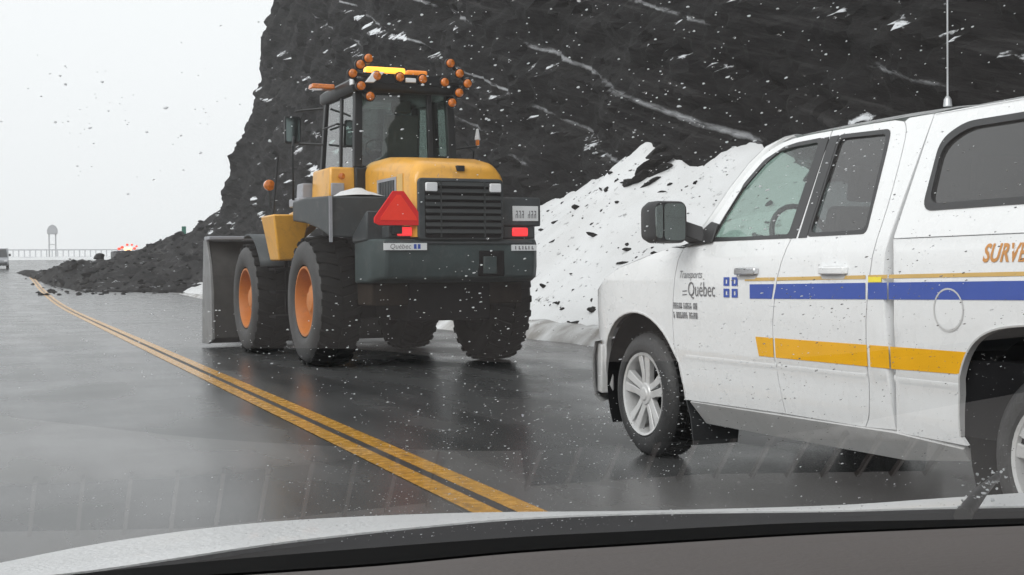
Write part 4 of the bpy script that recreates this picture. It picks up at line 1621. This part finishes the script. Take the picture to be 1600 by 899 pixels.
# cab
cab = bpy.data.objects.new('cab', None)
COL.objects.link(cab)
cab.parent = ld
cab.location = (0, 0, 0)
CX0, CX1, CW, CZ0, CZ1 = .02, 1.55, .72, 2.66, 3.70
b = MB()
b.box(CX0 - .02, CX1 + .25, -CW - .02, CW + .02, 2.18, CZ0)
b.build('cab_floor', 'cab_black', cab, bevel=.02)
def post(x0, y0, x1, y1, w=.05):
    b.hexa([(x0 - w, y0 - w, CZ0), (x0 + w, y0 - w, CZ0), (x0 + w, y0 + w, CZ0), (x0 - w, y0 + w, CZ0), (x1 - w, y1 - w, CZ1), (x1 + w, y1 - w, CZ1), (x1 + w, y1 + w, CZ1), (x1 - w, y1 + w, CZ1)])
for s in (1, -1):
    for (x0, x1, w) in ((CX0 + .06, CX0 + .10, .055), (.78, .78, .04), (CX1 + .15, CX1 - .02, .05)):
        b = MB()
        post(x0, s * (CW - .03), x1, s * (CW - .06), w)
        b.build('cab_post', 'cab_black', cab, bevel=.012)
b = MB()
post(CX0 + .03, -.36, CX0 + .07, -.35, .035)
b.build('cab_post', 'cab_black', cab, bevel=.01)
for s in (1, -1):
    for (xa, xb) in ((.14, .74), (.82, 1.60)):
        b = MB()
        b.poly([(xa, s * (CW - .01), CZ0 + .01), (xb, s * (CW - .01), CZ0 + .01), (min(xb, 1.50), s * (CW - .04), CZ1 - .01), (xa, s * (CW - .04), CZ1 - .01)])
        b.build('side_window', 'loader_glass', cab)
    b = MB()
    b.tube([(.80, s * (CW + .03), 3.32), (1.5, s * (CW + .03), 3.32)], .014)
    b.tube([(.80, s * (CW + .03), 3.32), (.80, s * (CW - .02), 3.32)], .014)
    b.build('door_bar', 'cab_black', cab)
for (ya, yb) in ((-.64, -.40), (-.31, .64)):
    b = MB()
    b.poly([(CX0 + .02, ya, CZ0 + .02), (CX0 + .02, yb, CZ0 + .02), (CX0 + .06, yb, CZ1 - .02), (CX0 + .06, ya, CZ1 - .02)])
    b.build('rear_window', 'loader_glass', cab)
b = MB()
b.poly([(CX1 + .17, -.66, CZ0 + .01), (CX1 + .17, .66, CZ0 + .01), (CX1, .63, CZ1 - .01), (CX1, -.63, CZ1 - .01)])
b.build('front_window', 'loader_glass', cab)
b = MB()
b.loft([[(x, y, z) for x, y in rounded([(CX0 - .10 + i, -CW - .06 + i), (CX0 - .10 + i, CW + .06 - i), (CX1 + .20 - i, CW + .02 - i), (CX1 + .20 - i, -CW - .02 + i)], .10)] for z, i in ((3.68, .03), (3.72, 0), (3.83, 0), (3.88, .06), (3.90, .16))])
roof_l = b.build('cab_roof', 'cab_black', ld, bevel=.0, smooth=50)
b = MB()
b.prism(rounded([(.30, 2.68), (.78, 2.68), (.78, 2.84), (.46, 2.86), (.34, 3.42), (.24, 3.42)], .04), 'y', -.27, .22)
b.box(.24, .34, -.16, .12, 3.44, 3.62)
b.build('operator_seat', 'seat_cloth', cab, bevel=.03)
b = MB()
b.tube([(1.45, 0, 2.66), (1.25, 0, 3.02)], .05)
b.tube([(1.25 + .07 * math.sin(t), .19 * math.cos(t), 3.03 + .19 * math.sin(t) * .8) for t in np.linspace(0, 2 * math.pi, 17)], .014, 6, False)
b.box(1.4, 1.6, -.4, .4, 2.66, 2.95)
b.build('steering_console', 'cab_black', cab)
# lit beacon bar and the double-headed arrow board of amber lamps
b = MB()
b.prism(rounded([(.02, 3.935), (.02, 4.02), (.58, 4.02), (.58, 3.935)], .03), 'x', -.03, .12)
b.build('lit_beacon', 'lamp_lit_amber', roof_l, bevel=.02)
b = MB()
b.prism(rounded([(-.30, 3.935), (-.30, 4.0), (.0, 4.0), (.0, 3.935)], .03), 'x', -.03, .12)
b.build('dim_beacon', 'lamp_dim_amber', roof_l, bevel=.02)
b = MB()
b.box(-.02, .10, -.62, .62, 3.885, 3.935)
b.build('beacon_base', 'cab_black', roof_l)
def lampc(px, py):                                    # board plane x = -0.16, read off the photo once
    return -(px - 631) / 112.6, 3.83 - (py - 128) / 112.6
bd = MB()
arr = [(565, 97), (552, 107), (540, 121), (553, 139), (567, 154), (578, 123), (615, 123), (652, 124), (688, 127), (698, 97), (713, 112), (726, 127), (712, 142), (700, 158)]
bd.box(-.115, -.085, -.62, .62, 3.79, 3.87)
for a, c in ((0, 1), (1, 2), (2, 3), (3, 4), (9, 10), (10, 11), (11, 12), (12, 13), (5, 2), (8, 11)):
    y0, z0 = lampc(*arr[a])
    y1, z1 = lampc(*arr[c])
    bd.tube([(-.10, y0, z0), (-.10, y1, z1)], .026, 6)
board = bd.build('arrow_board', 'cab_black', ld)
for q in arr:
    y, z = lampc(*q)
    b = MB()
    b.lathe([(0, .058), (-.03, .058), (-.043, .046), (-.05, .024), (-.05, 0)], (-.13, y, z), 'x', 16)
    b.build('arrow_lamp', 'lamp_amber', board, smooth=50)
    b = MB()
    b.lathe([(0, .045), (0, .074), (-.045, .074), (-.045, .060), (-.01, .058), (-.01, 0)], (-.095, y, z), 'x', 16)
    b.build('lamp_housing', 'cab_black', board, smooth=40)
for (px, py, w, h) in ((632, 127, .075, .03),):
    y, z = lampc(px, py)
    b = MB()
    b.box(-.16, -.12, y - w, y + w, z - h, z + h)
    b.build('work_light', 'lamp_clear', roof_l, bevel=.008)
b = MB()
b.box(-.05, .10, .66, .78, 3.76, 3.88)
b.hexa([(-.16, .52, 3.78), (-.10, .52, 3.78), (-.10, .64, 3.78), (-.16, .64, 3.78), (-.16, .36, 3.93), (-.10, .36, 3.93), (-.10, .52, 3.93), (-.16, .52, 3.93)])
b.build('work_light', 'lamp_clear', roof_l, bevel=.01)
b = MB()
b.box(.75, .95, CW + .06, CW + .40, 3.80, 3.87, .01)
b.build('marker_lamp', 'lamp_amber', roof_l, bevel=.015)
# mirrors on arms, both sides
for s in (1, -1):
    b = MB()
    b.tube([(1.5, s * .74, 3.62), (1.7, s * 1.02, 3.60), (1.72, s * 1.10, 3.58)], .016)
    b.tube([(1.5, s * .74, 3.10), (1.7, s * 1.05, 3.12)], .016)
    arm = b.build('mirror_arm', 'cab_black', ld)
    b = MB()
    b.prism(rounded([(s * 1.02, 3.12), (s * 1.02, 3.52), (s * 1.26, 3.52), (s * 1.26, 3.12)], .04), 'x', 1.70, 1.76)
    b.build('rear_view_mirror', 'cab_black', arm, bevel=.01)
    b = MB()
    b.prism(rounded([(s * 1.04, 3.15), (s * 1.04, 3.49), (s * 1.24, 3.49), (s * 1.24, 3.15)], .03), 'x', 1.694, 1.699)
    b.build('mirror_face', 'loader_mirror', arm)
# white and amber side lamp on the right of the cab
b = MB()
b.loft([[(.2, -1.16 + .0 * k, z), (.26, -1.13, z), (.2, -1.10, z), (.14, -1.13, z)] for k, z in ((0, 3.02), (1, 3.10))])
b.build('side_lamp_tip', 'lamp_amber', cab, bevel=.01)
b = MB()
b.loft([[(.2, -1.18, 3.10), (.26, -1.13, 3.10), (.2, -1.08, 3.10), (.14, -1.13, 3.10)], [(.2, -1.15, 3.26), (.23, -1.13, 3.26), (.2, -1.11, 3.26), (.17, -1.13, 3.26)]])
b.build('side_lamp', 'lamp_clear', cab, bevel=.01)
b = MB()
b.tube([(.2, -.72, 2.95), (.2, -1.12, 3.01)], .014)
b.build('lamp_arm', 'cab_black', cab)
# turn signals on stalks at the front frame
for s in (1, -1):
    b = MB()
    b.tube([(3.0, s * .9, 1.8), (3.0, s * 1.18, 2.3), (3.0, s * 1.18, 2.55)], .022)
    stl = b.build('lamp_stalk', 'loader_grey', ld)
    b = MB()
    b.lathe([(-.05, .06), (-.03, .085), (.03, .085), (.05, .06)], (3.0, s * 1.18, 2.60), 'x', 14)
    b.build('turn_lamp', 'lamp_amber', stl, smooth=50)
# lift arms and cylinders, bucket
for s in (1, -1):
    b = MB()
    b.loft([[(2.2, s * .62 - .09, 2.35), (2.2, s * .62 + .09, 2.35), (2.3, s * .62 + .09, 2.0), (2.3, s * .62 - .09, 2.0)],
            [(3.6, s * .62 - .09, 2.20), (3.6, s * .62 + .09, 2.20), (3.5, s * .62 + .09, 1.75), (3.5, s * .62 - .09, 1.75)],
            [(5.0, s * .62 - .09, .75), (5.0, s * .62 + .09, .75), (4.7, s * .62 + .09, .50), (4.7, s * .62 - .09, .50)]])
    b.build('lift_arm', 'loader_yellow', ld, bevel=.02)
    b = MB()
    b.tube([(2.2, s * .4, 1.0), (3.6, s * .55, 1.7)], .07, 10)
    b.build('lift_cylinder', 'loader_grey', ld)
b = MB()
BK = [(4.95, .18), (5.0, 1.0), (5.12, 1.42), (5.40, 1.80), (5.52, 1.80), (5.30, 1.40), (5.22, 1.0), (5.2, .40), (5.4, .22), (5.78, .10), (5.78, .06), (5.3, .08)]
b.prism(BK, 'y', -1.64, 1.64)
bk = b.build('bucket', 'bucket_dark', ld, bevel=.012)
for s in (1, -1):
    b = MB()
    b.prism([(4.95, .16), (5.0, 1.0), (5.12, 1.44), (5.36, 1.82), (5.60, 1.82), (5.74, .9), (5.82, .06), (5.3, .07)], 'y', s * 1.64, s * 1.685)
    b.build('side_plate', 'bucket_steel', bk, bevel=.006)
b = MB()
b.box(5.08, 5.50, -1.69, 1.69, 1.82, 1.88)
b.build('spill_guard', 'loader_lightgrey', bk, bevel=.01)
# snow lying on the left fender
b = MB()
rows = []
for i in range(9):
    rows.append([(-1.0 + .62 * i / 8, .66 + .60 * j / 10, 2.205 + max(0, (1 - ((i - 4) / 4.4) ** 2)) * max(0, 1 - ((j - 5) / 5.2) ** 2) * (.115 + .04 * noise.noise((i * .5, j * .5, 0)))) for j in range(11)])
b.grid(rows)
sn = b.build('snow_clump', 'clean_snow', None, smooth=80)
sn.matrix_world = Matrix.Translation((5.21, 17.26, 0)) @ Matrix.Rotation(R(93), 4, 'Z')
tag(sn, 'small white heap of snow lying on the loader\'s left rear fender', 'snow')
# ------------------------------------------------------------------ far things
def zg(y):
    return road_z(y)
rail = thing('railing', 'pale grey railing on a snowy verge far beyond the rockfall', 'railing', (9, 200, zg(200)))
for k in range(46):
    b = MB()
    b.box(-.07, .07, -.05, .05, .35, 1.35)
    if k == 0:
        me0 = b.mesh('post')
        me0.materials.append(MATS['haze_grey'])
    else:
        b.bm.free()
    o = bpy.data.objects.new('post', me0)
    COL.objects.link(o)
    o.parent = rail
    o.location = (-11 + k * .75, 0, 0)
for z, h in ((1.32, .16), (.30, .10)):
    b = MB()
    b.box(-11.3, 23.2, -.06, .06, z, z + h)
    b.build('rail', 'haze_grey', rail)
rows = []
for x in np.arange(-6, 36, .8):
    n = .12 * noise.noise((x * .4, 0, 0))
    rows.append([(x, 196.5, zg(196)), (x, 198, zg(198) + .35 + n), (x, 200.6, zg(200) + .42 + n), (x, 203, zg(203) - .3)])
b = MB()
b.grid(rows)
tag(b.build('snow_bank', 'clean_snow', smooth=70), kind='structure')

tw = thing('signal_tower', 'pale two-legged tower with a rounded top standing beyond the far railing', 'tower', (7.55, 214, zg(214) - .2))
tw.scale = (1, 1, .86)
for s in (-.48, .48):
    b = MB()
    b.box(s - .10, s + .10, -.1, .1, 0, 5.1)
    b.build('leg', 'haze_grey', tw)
b = MB()
b.prism([(-.78, 4.6), (-.78, 5.35), (-.5, 5.95), (-.15, 6.2), (.15, 6.2), (.5, 5.95), (.78, 5.35), (.78, 4.6), (.45, 4.5), (-.45, 4.5)], 'y', -.3, .3)
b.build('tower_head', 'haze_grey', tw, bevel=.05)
b = MB()
b.box(-.38, .38, -.06, .06, 2.6, 2.72)
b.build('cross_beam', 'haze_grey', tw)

# oncoming van at the left edge of the picture
vn = thing('van', 'grey oncoming van cut off by the left edge of the photograph', 'van', (-.18, 141, zg(141)))
b = MB()
b.prism(rounded([(0, .42), (-.05, .95), (.55, 1.18), (1.25, 2.15), (4.9, 2.25), (5.1, 1.2), (5.05, .42)], .12), 'x', -.98, .98)
vb = b.build('body', 'van_grey', vn, bevel=.08)
b = MB()
b.hexa([(-.86, .60, 1.27), (.86, .60, 1.27), (.86, .64, 1.27), (-.86, .64, 1.27), (-.76, 1.16, 2.06), (.76, 1.16, 2.06), (.76, 1.2, 2.06), (-.76, 1.2, 2.06)])
for v in b.bm.verts:
    v.co.y -= .045
b.build('windshield', 'truck_dark', vn)
for s in (-1, 1):
    b = MB()
    b.box(s * .72 - .16, s * .72 + .16, -.09, .0, .78, .95)
    b.build('headlight', 'lamp_clear', vn, bevel=.02)
    b = MB()
    b.box(s * 1.10 - .1, s * 1.10 + .1, .95, 1.1, 1.35, 1.6)
    b.build('side_mirror', 'truck_dark', vn, bevel=.03)
    for y in (.95, 4.1):
        b = MB()
        b.lathe([(-.13, .18), (-.13, .30), (-.10, .345), (.10, .345), (.13, .30), (.13, .18)], (s * .88, y, .345), 'x', 20)
        b.build('wheel', 'tyre_rubber', vn, smooth=50)
b = MB()
b.box(-.8, .8, -.1, .05, .48, .70)
b.build('bumper', 'truck_dark', vn, bevel=.03)

# work truck with flashing lights behind the heap
wt = thing('work_truck', 'dark work truck with glowing red and amber warning lights half hidden behind the rockfall', 'truck', (10.25, 117, zg(117) - .25))
wt.scale = (.86, .86, .86)
b = MB()
b.prism(rounded([(.0, .6), (.0, 1.55), (.5, 1.65), (.9, 2.55), (2.2, 2.6), (2.2, .6)], .1), 'x', -1.15, 1.15)
b.build('cab', 'truck_dark', wt, bevel=.06)
b = MB()
b.box(-1.2, 1.2, 2.3, 6.2, .8, 2.75)
b.build('cargo_box', 'truck_dark', wt, bevel=.05)
b = MB()
b.hexa([(-1.0, .50, 1.72), (1.0, .50, 1.72), (1.0, .55, 1.72), (-1.0, .55, 1.72), (-.95, .82, 2.45), (.95, .82, 2.45), (.95, .87, 2.45), (-.95, .87, 2.45)])
b.build('windshield', 'cab_black', wt)
for s in (-1, 1):
    for y in (1.0, 5.0):
        b = MB()
        b.lathe([(-.15, .2), (-.15, .45), (.15, .45), (.15, .2)], (s * 1.0, y, .48), 'x', 18)
        b.build('wheel', 'tyre_rubber', wt)
b = MB()
b.box(-.9, .9, 1.2, 1.6, 2.6, 2.75)
b.build('light_bar', 'cab_black', wt)
m1 = mat('beacon_red', (.6, .05, .03), .3, emit=(1.0, .10, .05), estr=.8)
m2 = mat('beacon_amber', (.9, .5, .2), .3, emit=(1.0, .55, .25), estr=2.4)
for k, (x, z, r, mm) in enumerate(((-.75, 2.95, .16, m1), (-.45, 3.1, .17, m1), (-.1, 2.93, .19, m2), (.3, 2.95, .2, m2), (.75, 2.98, .15, m1), (.95, 3.2, .12, m1), (.05, 3.35, .14, m1), (.5, 3.35, .12, m1))):
    b = MB()
    b.lathe([(-r * .8, r * .6), (-r * .3, r), (r * .3, r), (r * .8, r * .6)], (x, 1.35, z), 'z', 12)
    b.build('beacon', mm, wt, smooth=60)

b = thing('roadside_sign', 'small green sign on a post above the rockfall', 'sign', (13.55, 106, 3.95))
q = MB()
q.tube([(0, 0, -2), (0, 0, 1.0)], .06)
q.build('post', 'concrete', b)
q = MB()
q.box(-.17, .17, -.09, -.065, .35, 1.25)
q.build('panel', 'green_sign', b, bevel=.01)

# ------------------------------------------------------------------ the car the picture is taken from
car = thing('camera_car', 'white hood, black cowl and grey dashboard of the car the picture is taken from', 'car', (0, 1.0, 0.6))
CI = Matrix.Translation((0, -1.0, -0.6))
RH = Vector((math.cos(YAW), -math.sin(YAW), 0))
FH = Vector((math.sin(YAW), math.cos(YAW), 0))
def cw(r, f, z):                                      # right / forward / height around the driver's eye
    v = RH * r + FH * f
    return Vector((v.x, v.y - 1.0, z - 0.6))
def curve(pts, k=1.0):
    """smooth f(r) through (r, f) points, extended straight at the ends; k scales both"""
    a, b, y, z = pts[0], pts[1], pts[-2], pts[-1]
    def ext(p, q, r):
        return (r, p[1] + (q[1] - p[1]) / (q[0] - p[0]) * (r - p[0]))
    P = [ext(a, b, a[0] - .4), ext(a, b, a[0] - .2)] + list(pts) + [ext(y, z, z[0] + .2), ext(y, z, z[0] + .4)]
    Q = [(p[0] * k, p[1] * k) for p in smooth_loop(P, 8, False)]
    rs, fs = [q[0] for q in Q], [q[1] for q in Q]
    grid = np.linspace(rs[0], rs[-1], 400)
    v = np.interp(grid, rs, fs)
    for _ in range(30):
        v[1:-1] = (v[:-2] + 2 * v[1:-1] + v[2:]) / 4
    return lambda r: float(np.interp(r, grid, v))
f_hood = curve([(-0.417, 1.06), (-0.362, 1.133), (-0.241, 1.222), (-0.064, 1.262), (0.122, 1.265), (0.311, 1.283), (0.415, 1.313), (0.524, 1.345)], 1.065)
f_cowl = curve([(-0.403, 1.025), (-0.355, 1.045), (-0.295, 1.089), (-0.201, 1.163), (-0.063, 1.236), (0.029, 1.268), (0.155, 1.284), (0.312, 1.286), (0.409, 1.295), (0.506, 1.3)])
f_seal = curve([(-0.315, 0.914), (-0.234, 0.95), (-0.146, 0.983), (-0.002, 1.03), (0.101, 1.051), (0.235, 1.078), (0.342, 1.084), (0.423, 1.088)], .857)
f_dash = curve([(-0.182, 0.876), (-0.09, 0.901), (-0.002, 0.936), (0.092, 0.96), (0.216, 0.99), (0.318, 1.007), (0.396, 1.018)], .85)
f_crease = curve([(-0.107, 0.83), (-0.002, 0.86), (0.084, 0.879), (0.221, 0.91), (0.362, 0.93)], .85)
RS = np.linspace(-.68, .74, 72)
def sheet(name, lines, m, parent, **k):
    b = MB()
    b.grid([[cw(r, fn(r) + df, z) for fn, df, z in lines] for r in RS])
    return b.build(name, m, parent, **k)
hoodc = sheet('hood', [(f_cowl, 0, .905), (f_cowl, 0, .9645), (f_hood, 0, .955), (f_hood, .03, .948), (f_hood, .08, .930), (f_hood, .25, .85), (f_hood, .6, .70), (f_hood, .95, .58), (f_hood, 1.05, .50)], 'hood_white', car, smooth=70)
GB = lambda r: 1.13 + .22 * r                          # base line of the glass
sheet('cowl', [(f_cowl, -.004, .90), (f_cowl, -.004, .9635), (f_cowl, -.02, .9625), (lambda r: .35 * GB(r) + .65 * f_cowl(r), 0, .952), (GB, .012, .940), (GB, .012, .90)], 'cowl_black', car, smooth=40)
dash = sheet('dashboard', [(f_dash, .012, .92), (f_dash, .006, 1.027), (f_dash, .0, 1.030), (f_crease, .006, 1.0345), (f_crease, .003, 1.0335), (f_crease, .0, 1.0385), (f_crease, -.008, 1.0415), (f_crease, -.10, 1.047), (f_crease, -.27, 1.045), (f_crease, -.42, .98), (f_crease, -.45, .6)], 'dash_grey', car, smooth=35)
sheet('defroster_trough', [(GB, -.004, .928), (GB, -.03, .938), (f_dash, .09, .938), (f_dash, .02, .938)], 'trough_grey', car, smooth=35)
sheet('windshield_seal', [(f_dash, .019, .955), (f_dash, .012, 1.029), (f_seal, .004, 1.0215), (f_seal, .010, .945)], 'seal_black', car, smooth=30)
# windshield: its foot in the trough in front of the dash, leaning back over the eye
ELV = R(28)
def wpt(r, t, up=0.0):
    """r across, t up the glass, up = height off its outer face"""
    f0 = 1.13 + .22 * r
    p = cw(r * .97 + .22 * t * math.cos(ELV), f0 - .97 * t * math.cos(ELV), .93 + t * math.sin(ELV))
    return p + WN * up
WN = Vector((0, 0, 0))
_a = wpt(0, 0)
WN = (wpt(1, 0) - _a).cross(wpt(0, 1) - _a).normalized()
if WN.z < 0:
    WN = -WN
b = MB()
b.grid([[wpt(r, t) for t in np.linspace(0, .96, 16)] for r in np.linspace(-.72, .80, 30)])
ws = b.build('windshield', 'windshield_glass', car, smooth=80)

# the unseen cabin roof, added to shade the dashboard, and the two windshield pillars
b = MB()
b.grid([[cw(r * .97 + .2 * q, .31 + .2 * r - q, 1.382 + .05 * min(1, q / .5) - .03 * abs(r) ** 2 + h) for r in np.linspace(-.78, .84, 12)] for q, h in ((.03, 0.0), (.0, .004), (.03, .03), (.3, .04), (.9, .05), (1.7, .03), (1.75, .0), (1.7, -.02), (.9, .0), (.3, -.005), (.03, 0.0))])
b.build('roof', 'hood_white', car, smooth=60)
for r_ in (-.735, .815):
    b = MB()
    b.tube([wpt(r_, t, .0) for t in (-.02, .3, .65, .98)], .035, 10)
    b.build('windshield_pillar', 'seal_black', car, smooth=60)

# defroster slots at the foot of the glass; their mirror image shows in the lower windshield
def strip(name, near, far, n):
    g_ = bpy.data.objects.new('defroster_grille', None)
    COL.objects.link(g_)
    g_.parent = car
    def lerp(pts, r):
        return float(np.interp(r, [p[0] for p in pts], [p[1] for p in pts]))
    ra, rb = near[0][0], near[-1][0]
    b = MB()
    b.grid([[cw(r, lerp(near, r), .9405), cw(r, lerp(far, r), .9405)] for r in np.linspace(ra, rb, 24)])
    b.build('slot', 'dash_vent', g_)
    me = None
    for k in range(n + 1):
        r = ra + (rb - ra) * k / n
        b = MB()
        f0_, f1_ = lerp(near, r) - .002, lerp(far, r) + .002
        q = r + .020                                      # the vanes are raked
        b.hexa([cw(q - .0016, f0_, .9385), cw(q + .0016, f0_, .9385), cw(r + .0016, f1_, .9385), cw(r - .0016, f1_, .9385),
                cw(q - .0016, f0_, .9445), cw(q + .0016, f0_, .9445), cw(r + .0016, f1_, .9445), cw(r - .0016, f1_, .9445)])
        b.build('vane', 'dash_grey', g_)
strip('r', [(.020, .957), (.169, .991), (.365, 1.053)], [(.020, 1.005), (.168, 1.034), (.368, 1.088)], 11)
strip('l', [(-.42, .878), (-.36, .894), (-.228, .923), (-.06, .945)], [(-.42, .922), (-.374, .937), (-.24, .974), (-.06, 1.0)], 11)

# raindrops and melting flakes on the outside of the glass
dm = bpy.data.materials.new('raindrop')
dm.use_nodes = True
dt = dm.node_tree
dt.nodes.clear()
og = dt.nodes.new('ShaderNodeOutputMaterial')
gg = dt.nodes.new('ShaderNodeBsdfGlass')
gg.inputs['IOR'].default_value = 1.33
gg.inputs['Roughness'].default_value = 0.0
dt.links.new(gg.outputs[0], og.inputs[0])
MATS['raindrop'] = dm
rd = random.Random(21)
AX = (wpt(1, 0) - wpt(0, 0)).normalized()
AT = (wpt(0, 1) - wpt(0, 0)).normalized()
FL = mat('melting_flake', (0.93, 0.94, 0.95), 0.5, vary=0.02)
ft = FL.node_tree
tl_ = ft.nodes.new('ShaderNodeBsdfTranslucent')
tl_.inputs[0].default_value = (.95, .96, .97, 1)
mf = ft.nodes.new('ShaderNodeMixShader')
mf.inputs[0].default_value = .75
ft.links.new(ft.nodes['Principled BSDF'].outputs[0], mf.inputs[1])
ft.links.new(tl_.outputs[0], mf.inputs[2])
ft.links.new(mf.outputs[0], ft.nodes['Material Output'].inputs[0])
b, bf = MB(), MB()
made = 0
while made < 6400:
    r, t = rd.uniform(-.42, .46), rd.uniform(.16, .80)
    q = noise.noise((r * 9, t * 9, 4)) + .6 * noise.noise((r * 30, t * 30, 9))
    q += .35 * math.exp(-((r + .05) / .14) ** 2) - (.55 if r < -.2 else 0)
    if q < rd.uniform(-.55, .65):
        continue
    made += 1
    s = (.00021 + .00045 * rd.random() ** 4) * (1.08 if r > .06 else 1)
    el = rd.choice((1, 1, 1, 1.25, 1.6))
    an = rd.gauss(.5, .5)
    c, sn_ = math.cos(an), math.sin(an)
    base = wpt(r, t, .0003)
    rings = []
    for rad, hh in ((1.0, 0.0), (.86, .30), (.5, .50), (.12, .56)):
        ring = []
        for k in range(8):
            a = 2 * math.pi * k / 8
            u, v = rad * s * el * math.cos(a), rad * s * math.sin(a)
            w = 1 + .16 * math.sin(3 * a + made)
            ring.append(base + AX * ((u * c - v * sn_) * w) + AT * ((u * sn_ + v * c) * w) + WN * (hh * s))
        rings.append(ring)
    (bf if rd.random() < (.9 if r < -.15 else .75 if r < .06 else .2) else b).loft(rings)
dr = b.build('raindrops', 'raindrop', ws, smooth=80)
dr['kind'] = 'stuff'
fl_ = bf.build('melting_flakes', 'melting_flake', ws, smooth=80)
fl_['kind'] = 'stuff'

# wiper tip crusted with ice at the right end of the cowl
wi = bpy.data.objects.new('wiper_tip', None)
COL.objects.link(wi)
wi.parent = car
b = MB()
pA, pB = cw(.402, 1.175, .978), cw(.494, 1.335, .990)
b.tube([pA, (pA + pB) / 2 + Vector((0, 0, .003)), pB], [.008, .006, .003], 8)
b.build('wiper_blade', 'black_plastic', wi, smooth=60)
b = MB()
for k in range(45):
    t_ = rd.random()
    p = pA.lerp(pB, t_) + Vector((rd.gauss(0, .006), rd.gauss(0, .006), .006 + rd.gauss(0, .003)))
    add_rock_to(b.bm, SMALL[k % 4], p, (.0009 + .0016 * rd.random() ** 2), (rd.uniform(0, 3), 0, rd.uniform(0, 6)))
b.build('ice_crust', 'ice_grey', wi)['kind'] = 'stuff'
# ------------------------------------------------------------------ the misty air
b = MB()
b.box(-205, 205, -40, 425, -8, 48)
hz = b.build('haze', 'under_black')
hz.data.materials.clear()
hm = bpy.data.materials.new('mist')
hm.use_nodes = True
hm.node_tree.nodes.clear()
ho = hm.node_tree.nodes.new('ShaderNodeOutputMaterial')
pv = hm.node_tree.nodes.new('ShaderNodeVolumePrincipled')
pv.inputs['Color'].default_value = (.93, .95, .97, 1)
pv.inputs['Density'].default_value = 0.0006
pv.inputs['Anisotropy'].default_value = 0.0
hm.node_tree.links.new(pv.outputs[0], ho.inputs['Volume'])
hz.data.materials.append(hm)
tag(hz, kind='stuff')
S.cycles.volume_bounces = 2
